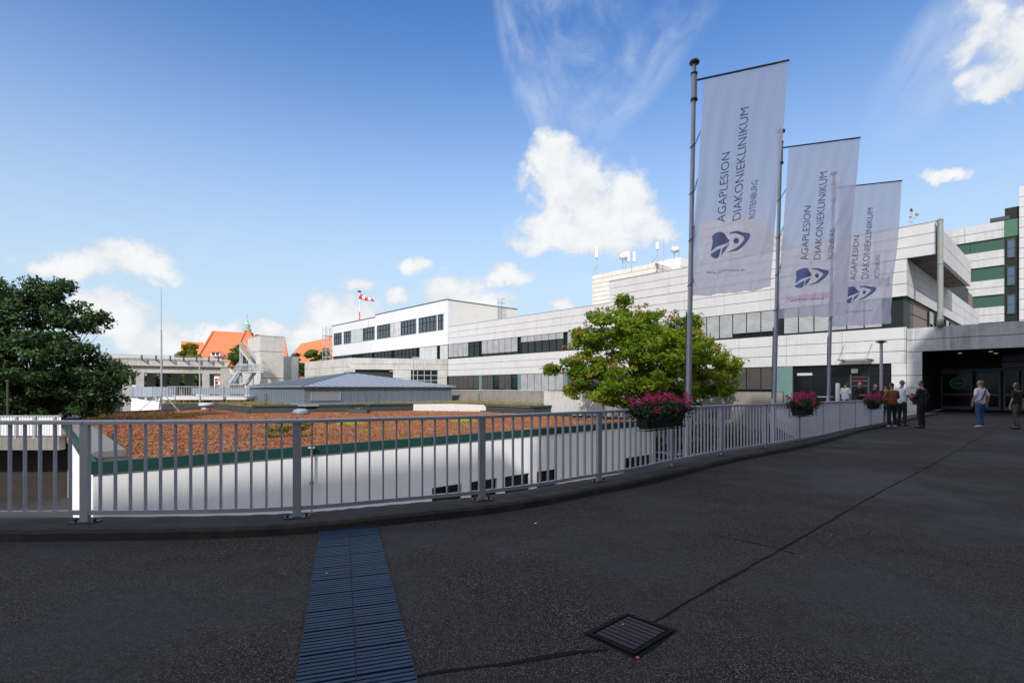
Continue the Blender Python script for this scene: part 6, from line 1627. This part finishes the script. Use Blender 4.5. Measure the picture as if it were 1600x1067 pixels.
t = empty('terrace_table', (at(1293, 0, 25)[0], 25, .03)); tag(t, 'pale tabletop just above the railing left of the white column', 'table')
x = at(1293, 0, 25)[0]; m = MB(); m.lathe((x, 25.2, 1.10), [(.34, 0), (.34, .03), (.02, .035)], 20); m.build('tabletop', WHITE, t)
m = MB(); m.lathe((x, 25.2, .03), [(.24, 0), (.22, .03), (.03, .05), (.03, 1.07)], 12); m.build('table_leg', STEELD, t)

# ------------------------------------------------------------------ people
def skin_obj(name, pts, edges, radii, mats, parent, sub=2, matfn=None, extra=None):
    me = bpy.data.meshes.new(name); me.from_pydata(pts, edges, []); o = bpy.data.objects.new(name, me); COL.objects.link(o)
    sk = o.modifiers.new('s', 'SKIN'); sk.use_smooth_shade = True; sk.branch_smoothing = 0.4
    for i, r in enumerate(radii):
        v = me.skin_vertices[0].data[i]; v.radius = r if isinstance(r, tuple) else (r, r); v.use_root = (i == 0)
    sb = o.modifiers.new('b', 'SUBSURF'); sb.levels = sub; sb.render_levels = sub
    dg = bpy.context.evaluated_depsgraph_get(); nm = bpy.data.meshes.new_from_object(o.evaluated_get(dg)); o.modifiers.clear()
    if extra:
        bm = bmesh.new(); bm.from_mesh(nm); extra(bm); bm.to_mesh(nm); bm.free()
    nm.name = name
    o.data = nm; bpy.data.meshes.remove(me)
    nm.materials.clear()
    for m_ in mats: nm.materials.append(m_)
    for p in nm.polygons: p.use_smooth = True; p.material_index = 0
    if matfn:
        for p in nm.polygons: p.material_index = matfn(p.center)
    o.parent = parent; return o
SKINM = mat('skin', (.42, .24, .17), .55, var=.05); SKIND = mat('tanned_skin', (.33, .18, .12), .55, var=.05)
def person(label, px, Yp, face, h, shirt, trousers, shoes, hair, skin=SKINM, arms=('down', 'down'), stride=0.0, girth=1.0, group=None, zf=0.0, hair_style='short', female=False, sleeve='short', extra=None, base_xy=None):
    X = (px - 800) / F * Yp
    k = h / 1.76
    t = empty('person', (X, Yp, zf), R(face)); tag(t, label, 'person', group=group)     # local +Y is the way the person faces
    s = lambda x, y, z: (x * k, y * k, z * k)
    g_ = girth; hw = .088 if not female else .095; shw = .175 * (1 if not female else .9)
    fy = stride
    P = {}
    hip = {1: (hw, 0, .90), -1: (-hw, 0, .90)}; knee = {1: (hw + .01, .03 + fy * .5, .49), -1: (-hw - .01, .03 - fy * .35, .49)}
    ank = {1: (hw + .02, fy * .9 - .01, .09), -1: (-hw - .02, -fy - .02, .09 + abs(fy) * .22)}
    toe = {1: (hw + .035, fy * .9 + .15, .035), -1: (-hw - .035, -fy + .12, .035 + abs(fy) * .05)}
    def arm(side, kind):
        sh = (side * shw, 0, 1.43)
        if kind == 'down': el_ = (side * (shw + .07 * g_), -.03, 1.15); wr = (side * (shw + .085 * g_), .05, .90); hd = (0, .12, -1)
        elif kind == 'out': el_ = (side * (shw + .12), -.06, 1.17); wr = (side * (shw + .15), .02, .93); hd = (0, .15, -1)
        elif kind == 'front': el_ = (side * (shw + .06), .02, 1.16); wr = (side * .10, .26, 1.12); hd = (-side * .7, .5, .1)
        elif kind == 'pocket': el_ = (side * (shw + .13), -.05, 1.16); wr = (side * (shw + .03), .06, .94); hd = (-side * .3, .2, -.9)
        elif kind == 'up': el_ = (side * (shw + .08), .10, 1.18); wr = (side * (shw - .03), .30, 1.34); hd = (-side * .3, .3, 1)
        elif kind == 'phone': el_ = (side * (shw + .05), .06, 1.17); wr = (side * .06, .30, 1.22); hd = (-side * .5, .6, .4)
        return sh, el_, wr, Vector(hd).normalized()
    pts = [s(0, 0, .94)]; rad = [(.155 * g_ * k, .11 * g_ * k)]; ed = []
    def add(p, r, par): pts.append(s(*p)); rad.append(tuple(x * k for x in r) if isinstance(r, tuple) else r * k); ed.append((par, len(pts) - 1)); return len(pts) - 1
    w = add((0, .01, 1.08), (.135 * g_, .10 * g_), 0); c = add((0, 0, 1.28), (.155 * (g_ * .5 + .5), .11 * g_), w); n0 = add((0, -.005, 1.44), (.10, .085), c); n1 = add((0, .005, 1.52), .052, n0); hb = add((0, .02, 1.60), .066, n1)
    for side in (1, -1):
        a = add(hip[side], .088 * (g_ * .5 + .5), 0); b_ = add(knee[side], .055, a); a2 = add(ank[side], .037, b_); add(toe[side], .03, a2)
        sh, el_, wr, hd = arm(side, arms[0 if side == 1 else 1])
        a = add(sh, .056, n0); b_ = add(el_, .041, a); wv = add(wr, .026, b_)
        palm = Vector(wr) + hd * .055; pm = add(tuple(palm), (.034, .020), wv)
        sd = hd.cross(Vector((side, 0, 0))); sd = sd.normalized() if sd.length > .1 else Vector((0, 1, 0))
        for q, L_ in ((-.027, .062), (-.009, .075), (.010, .070), (.028, .055)):
            root = palm + sd * q + hd * .035; b1 = add(tuple(root), .0095, pm); b2 = add(tuple(root + hd * L_ * .55 + Vector((-side * .006, .0, 0))), .0085, b1); add(tuple(root + hd * L_ + Vector((-side * .022, 0, 0))), .0075, b2)
        th = palm - sd * .032 * (1) - hd * .02; b1 = add(tuple(th), .011, pm); add(tuple(th - sd * .028 + hd * .042), .009, b1)
    hc = Vector(s(0, .025, 1.655))
    def head(bm):
        r = bmesh.ops.create_icosphere(bm, subdivisions=3, radius=1.0, matrix=Matrix.Identity(4))
        for v in r['verts']:
            x, y, z = v.co
            jaw = 1 - .30 * max(0, -z) ** 1.2
            xx = x * .076 * jaw; yy = y * .095 * (1 - .10 * max(0, -z)) + (.008 if z < 0 and y > 0 else 0); zz = z * .118
            if y > .5:
                if abs(x) < .20 and -.38 < z < .12: yy += .020 * (1 - abs(x) / .20) * (1 - abs(z + .28) / .45 if z < .12 else 0)      # nose
                if .08 < abs(x) < .55 and -.02 < z < .2: yy -= .007       # eye sockets
                if abs(x) < .32 and -.62 < z < -.5: yy += .005           # lips
            v.co = hc + Vector((xx, yy, zz)) * k
        for sg in (1, -1):
            r2 = bmesh.ops.create_icosphere(bm, subdivisions=1, radius=.024 * k, matrix=Matrix.Translation(hc + Vector((sg * .077, -.005, -.005)) * k))
            for v in r2['verts']: v.co.x = hc.x + sg * .077 * k + (v.co.x - hc.x - sg * .077 * k) * .35; v.co.z = hc.z + (v.co.z - hc.z) * 1.25
    skin_obj('body', pts, ed, rad, [skin], t, 2, None, head)
    # trousers
    pt = [s(0, 0, 1.10), s(0, 0, .92)]; rd = [(.150 * g_ * k, .108 * g_ * k), (.165 * g_ * k, .12 * g_ * k)]; e2 = [(0, 1)]
    for side in (1, -1):
        for j, (p, r) in enumerate(((hip[side], .103 * (g_ * .5 + .5)), (knee[side], .072), (tuple(Vector(ank[side]) + Vector((0, 0, -.01))), .058))):
            p = (p[0], p[1], p[2] - (.06 if j == 0 else 0)); pt.append(s(*p)); rd.append((r * k, r * k)); e2.append((1 if j == 0 else len(pt) - 2, len(pt) - 1))
    skin_obj('trousers', pt, e2, rd, [trousers], t, 2)
    # top
    pt = [s(0, 0, .80), s(0, .01, 1.06), s(0, 0, 1.28), s(0, -.005, 1.41), s(0, 0, 1.515)]; rd = [(.172 * g_ * k, .128 * g_ * k), (.168 * g_ * k, .125 * g_ * k), (.172 * (g_ * .5 + .5) * k, .126 * g_ * k), (.125 * k, .095 * k), (.072 * k, .068 * k)]; e2 = [(0, 1), (1, 2), (2, 3), (3, 4)]
    for side in (1, -1):
        sh, el_, wr, hd = arm(side, arms[0 if side == 1 else 1]); end = Vector(sh).lerp(Vector(el_), .95) if sleeve == 'short' else Vector(wr)
        chain = [(sh, .072), (tuple(Vector(sh).lerp(Vector(el_), .5)), .062)] + ([(tuple(end), .062)] if sleeve == 'short' else [(el_, .055), (tuple(end), .04)])
        for j, (p, r) in enumerate(chain): pt.append(s(*p)); rd.append((r * k, r * k)); e2.append((3 if j == 0 else len(pt) - 2, len(pt) - 1))
    skin_obj('top', pt, e2, rd, [shirt], t, 2)
    # shoes
    for side in (1, -1):
        a = Vector(ank[side]); b_ = Vector(toe[side]); L_ = [tuple(Vector(s(a.x, a.y - .045, a.z - .045))), tuple(Vector(s(a.x, a.y + .03, a.z - .035))), tuple(Vector(s(b_.x, b_.y - .03, b_.z + .005))), tuple(Vector(s(b_.x, b_.y + .05, b_.z)))]
        skin_obj('shoe', L_, [(0, 1), (1, 2), (2, 3)], [(.042 * k, .042 * k), (.046 * k, .046 * k), (.046 * k, .034 * k), (.034 * k, .024 * k)], [shoes], t, 2)
    # hair
    if hair is not None:
        bm = bmesh.new(); bmesh.ops.create_icosphere(bm, subdivisions=3, radius=1.0); kill = []
        for v in bm.verts:
            x, y, z = v.co
            lim = .35 if hair_style != 'long' else .2
            if (y > .15 and z < lim + .25 * (y > .6)) or (hair_style == 'short' and z < -.25) or (hair_style == 'bun' and z < -.3): kill.append(v)
            else:
                n_ = .006 * math.sin(23 * x + 11 * z) ; lo = .0 if hair_style != 'long' else max(0, -z) * .05
                v.co = hc + Vector((x * (.079 + n_), y * (.098 + n_) - .003, z * (.121 + n_) - lo * 2.2)) * k
        bmesh.ops.delete(bm, geom=kill, context='VERTS')
        if hair_style == 'bun': bmesh.ops.create_icosphere(bm, subdivisions=2, radius=.045 * k, matrix=Matrix.Translation(hc + Vector((0, -.10, .06)) * k))
        if hair_style == 'long':
            r_ = bmesh.ops.create_icosphere(bm, subdivisions=3, radius=1.0)
            for v in r_['verts']: v.co = hc + Vector((v.co.x * .085, -.045 + v.co.y * .055, -.12 + v.co.z * .15)) * k
        me = bpy.data.meshes.new('hair'); bm.to_mesh(me); bm.free(); me.materials.append(hair)
        for p in me.polygons: p.use_smooth = True
        o = bpy.data.objects.new('hair', me); COL.objects.link(o); o.parent = t
    # eyes and mouth
    bm = bmesh.new()
    for sg in (1, -1): bmesh.ops.create_icosphere(bm, subdivisions=1, radius=.010 * k, matrix=Matrix.Translation(hc + Vector((sg * .029, .083, .010)) * k))
    me = bpy.data.meshes.new('eyes'); bm.to_mesh(me); bm.free(); me.materials.append(BLACKP); o = bpy.data.objects.new('eyes', me); COL.objects.link(o); o.parent = t
    if extra: extra(t, k, s, hc)
    return t
C = lambda n, c: mat(n, c, .8, var=.12, vscale=7)
RUST = C('rust_brown_cloth', (.20, .075, .018)); TW = C('white_cloth', (.74, .74, .80)); NAVY = C('dark_navy_cloth', (.010, .012, .022)); BLK2 = C('black_cloth', (.007, .007, .009)); DTR = C('dark_trouser_cloth', (.012, .012, .015))
JEAN = C('blue_denim', (.035, .085, .22)); KHK = C('olive_khaki_cloth', (.06, .055, .035)); WSH = C('white_shoe_leather', (.55, .56, .62)); BSH = C('black_shoe_leather', (.012, .012, .012)); LIL = C('pale_lilac_cloth', (.66, .62, .76))
HG = C('grey_hair', (.13, .125, .125)); HB = C('dark_hair', (.014, .010, .009)); HBL = C('blond_hair', (.24, .15, .075)); HBR = C('brown_hair', (.055, .03, .018))
def feetY(y): return F * E / (y - HZ)
def glasses(t, k, s, hc):
    m = MB(); L = Vector((0, 0, 0))
    for sg in (1, -1):
        c = hc + Vector((sg * .032, .098, .012)) * k; m.box(c.x - .024 * k, c.x + .024 * k, c.y - .004, c.y + .008, c.z - .015 * k, c.z + .015 * k); m.box(hc.x + sg * .078 * k - .003, hc.x + sg * .078 * k + .003, hc.y, hc.y + .095 * k, c.z, c.z + .006)
    me = bpy.data.meshes.new('sunglasses'); me.from_pydata(m.v, [], m.f); me.materials.append(BLACKP); o = bpy.data.objects.new('sunglasses', me); COL.objects.link(o); o.parent = t
def strap(t, k, s, hc):
    pts = []; n = 22
    for i in range(n + 1):
        a = 2 * math.pi * i / n; f = (math.cos(a) + 1) / 2      # loop from the right shoulder to the left hip
        pts.append(Vector(s(-.17 + .29 * f, -.165 * math.sin(a) * (1 - .25 * f) , .97 + .50 * f)))
    m = MB()
    for i in range(n): m.bar(pts[i], pts[i + 1] + (pts[i + 1] - pts[i]) * .1, .085 * k, .016)
    me = bpy.data.meshes.new('bag_strap'); me.from_pydata(m.v, [], m.f); me.materials.append(C('strap_cloth', (.05, .045, .055))); o = bpy.data.objects.new('bag_strap', me); COL.objects.link(o); o.parent = t
G1 = 'people standing on the deck'; G2 = 'people walking towards the entrance'; G3 = 'people standing behind the railing'
person('man in a rust brown jumper and white shoes, seen from behind by the railing', 1394, feetY(667.5), -12, 1.74, RUST, DTR, WSH, HB, skin=SKIND, arms=('front', 'pocket'), girth=1.12, group=G1, sleeve='long')
person('grey haired man in a white T-shirt and sunglasses facing right', 1409, feetY(665.5), -70, 1.86, TW, DTR, BSH, HG, skin=SKIND, arms=('front', 'down'), girth=1.2, group=G1, extra=glasses)
person('man dressed all in black standing with his back to us, right of the group', 1440, feetY(669), 20, 1.82, BLK2, BLK2, BSH, HB, skin=SKIND, arms=('pocket', 'front'), girth=1.22, group=G1, sleeve='long')
person('man in dark clothes half hidden behind the rust brown jumper', 1384, feetY(663.5), -60, 1.72, BLK2, DTR, BSH, HB, skin=SKIND, arms=('front', 'front'), group=G1, sleeve='long')
person('woman in a pale T-shirt and blue jeans with a strap across her back, walking away', 1532, feetY(668), 4, 1.83, LIL, JEAN, WSH, HBL, arms=('out', 'out'), stride=.07, girth=1.22, group=G2, hair_style='bun', female=True, extra=strap)
person('person in a black top and olive trousers at the right edge of the view', 1589, feetY(671), 8, 1.74, BLK2, KHK, BLK2, HBR, arms=('out', 'down'), stride=.14, girth=1.05, group=G2, hair_style='long', female=True)
person('man in a white T-shirt looking down behind the railing, beside the white column', 1321, 26.2, -68, 1.80, TW, DTR, BSH, HB, arms=('phone', 'front'), girth=1.2, group=G3, zf=.03)
person('person in a navy top with a bald head behind the geranium box', 1343, 26.6, 170, 1.80, NAVY, DTR, BSH, None, arms=('front', 'front'), group=G3, zf=.03, sleeve='long')
person('blond person mostly hidden behind the third geranium box', 1367, 26.0, 200, 1.70, NAVY, DTR, BSH, HBL, arms=('down', 'front'), group=G3, zf=.03, sleeve='long', hair_style='long', female=True)

# ------------------------------------------------------------------ cars in the lower yard
TYRE = mat('tyre_rubber', (.015, .015, .015), .85); RIM = mat('wheel_rim', (.4, .4, .42), .35, metal=.6); CGL = mat('car_glass', (.02, .03, .04), .05, spec=.9); HLT = mat('headlight_lens', (.55, .57, .6), .15); TLT = mat('tail_light', (.35, .02, .02), .2)
def car(label, x, y, rz, paint, z=-4.55):
    t = empty('parked_car', (x, y, z), R(rz)); tag(t, label, 'car', group='cars parked in the lower yard')
    Lx, Wy = 4.3, 1.76
    prof = [(-2.12, .35), (-2.15, .70), (-2.05, .92), (-1.55, 1.00), (-1.05, 1.40), (-.2, 1.47), (.5, 1.42), (1.15, 1.02), (1.9, .86), (2.12, .66), (2.15, .35), (1.75, .24), (-1.75, .24)]
    def taper(z): return Wy / 2 * (1 - max(0, z - .95) * .36)
    ROOT[t.name] = Vector((0, 0, 0))
    vs = [(a, -taper(b), b) for a, b in prof] + [(a, taper(b), b) for a, b in prof]; n = len(prof)
    m = MB(); m.add(vs, [tuple(range(n))[::-1] if False else tuple(range(n)), tuple(range(n, 2 * n))[::-1]] + [(i, n + i, n + (i + 1) % n, (i + 1) % n) for i in range(n)]); o = m.build('body', paint, t)
    bv = o.modifiers.new('bevel', 'BEVEL'); bv.width = .05; bv.segments = 3
    for sg in (-1, 1):
        def sd(pl): return [(a, sg * (taper(b) + .004), b) for a, b in pl]
        for nm, pl in (('side_window', [(-1.35, 1.03), (-.98, 1.34), (-.12, 1.41), (-.12, 1.03)]), ('side_window', [(-.04, 1.03), (-.04, 1.41), (.45, 1.36), (.98, 1.03)])):
            m = MB(); P = sd(pl); m.add(P, [tuple(range(4)) if sg > 0 else (3, 2, 1, 0)]); m.build(nm, CGL, t)
        for wx_ in (-1.32, 1.34):
            m = MB(); m.tube([(wx_, sg * .70, .32), (wx_, sg * .90, .32)], .32, 22); wh = m.build('wheel', TYRE, t); m = MB(); m.tube([(wx_, sg * .895, .32), (wx_, sg * .91, .32)], .20, 18); m.build('rim', RIM, wh)
        m = MB(); m.box(2.02, 2.15, sg * .55 - .18, sg * .55 + .18, .60, .74); m.build('headlight', HLT, t); m = MB(); m.box(-2.16, -2.06, sg * .62 - .15, sg * .62 + .15, .70, .86); m.build('tail_light', TLT, t)
        m = MB(); m.box(.72, .92, sg * .90 - .06, sg * .90 + .06, .98, 1.10); m.build('wing_mirror', paint, t)
    for pl, nm in (([(.56, 1.405), (1.12, 1.05)], 'windscreen'), ([(-1.10, 1.37), (-1.52, 1.03)], 'rear_window')):
        (a, za_), (b_, zb2_) = pl; ww = .62; dx = .03 if a > 0 else -.03
        m = MB(); q = [(a + dx, -ww, za_ + .01), (a + dx, ww, za_ + .01), (b_ + dx, ww + .08, zb2_ + .01), (b_ + dx, -ww - .08, zb2_ + .01)]; m.add(q, [(0, 1, 2, 3) if a < 0 else (3, 2, 1, 0)]); m.build(nm, CGL, t)
CP = lambda n, c: mat(n, c, .25, metal=.3, coat=1.0)
car('silver car parked in the lower yard, seen through the railing under the first geranium box', *at(1038, 0, 38)[:2], 130, CP('silver_paint', (.45, .47, .5)))
car('white car parked in the lower yard between the first two flagpoles', *at(1078, 0, 37)[:2], 130, CP('white_car_paint', (.7, .7, .7)))
car('dark blue car parked in the lower yard, the rightmost one behind the bars', *at(1118, 0, 36)[:2], 130, CP('blue_car_paint', (.03, .07, .16)))
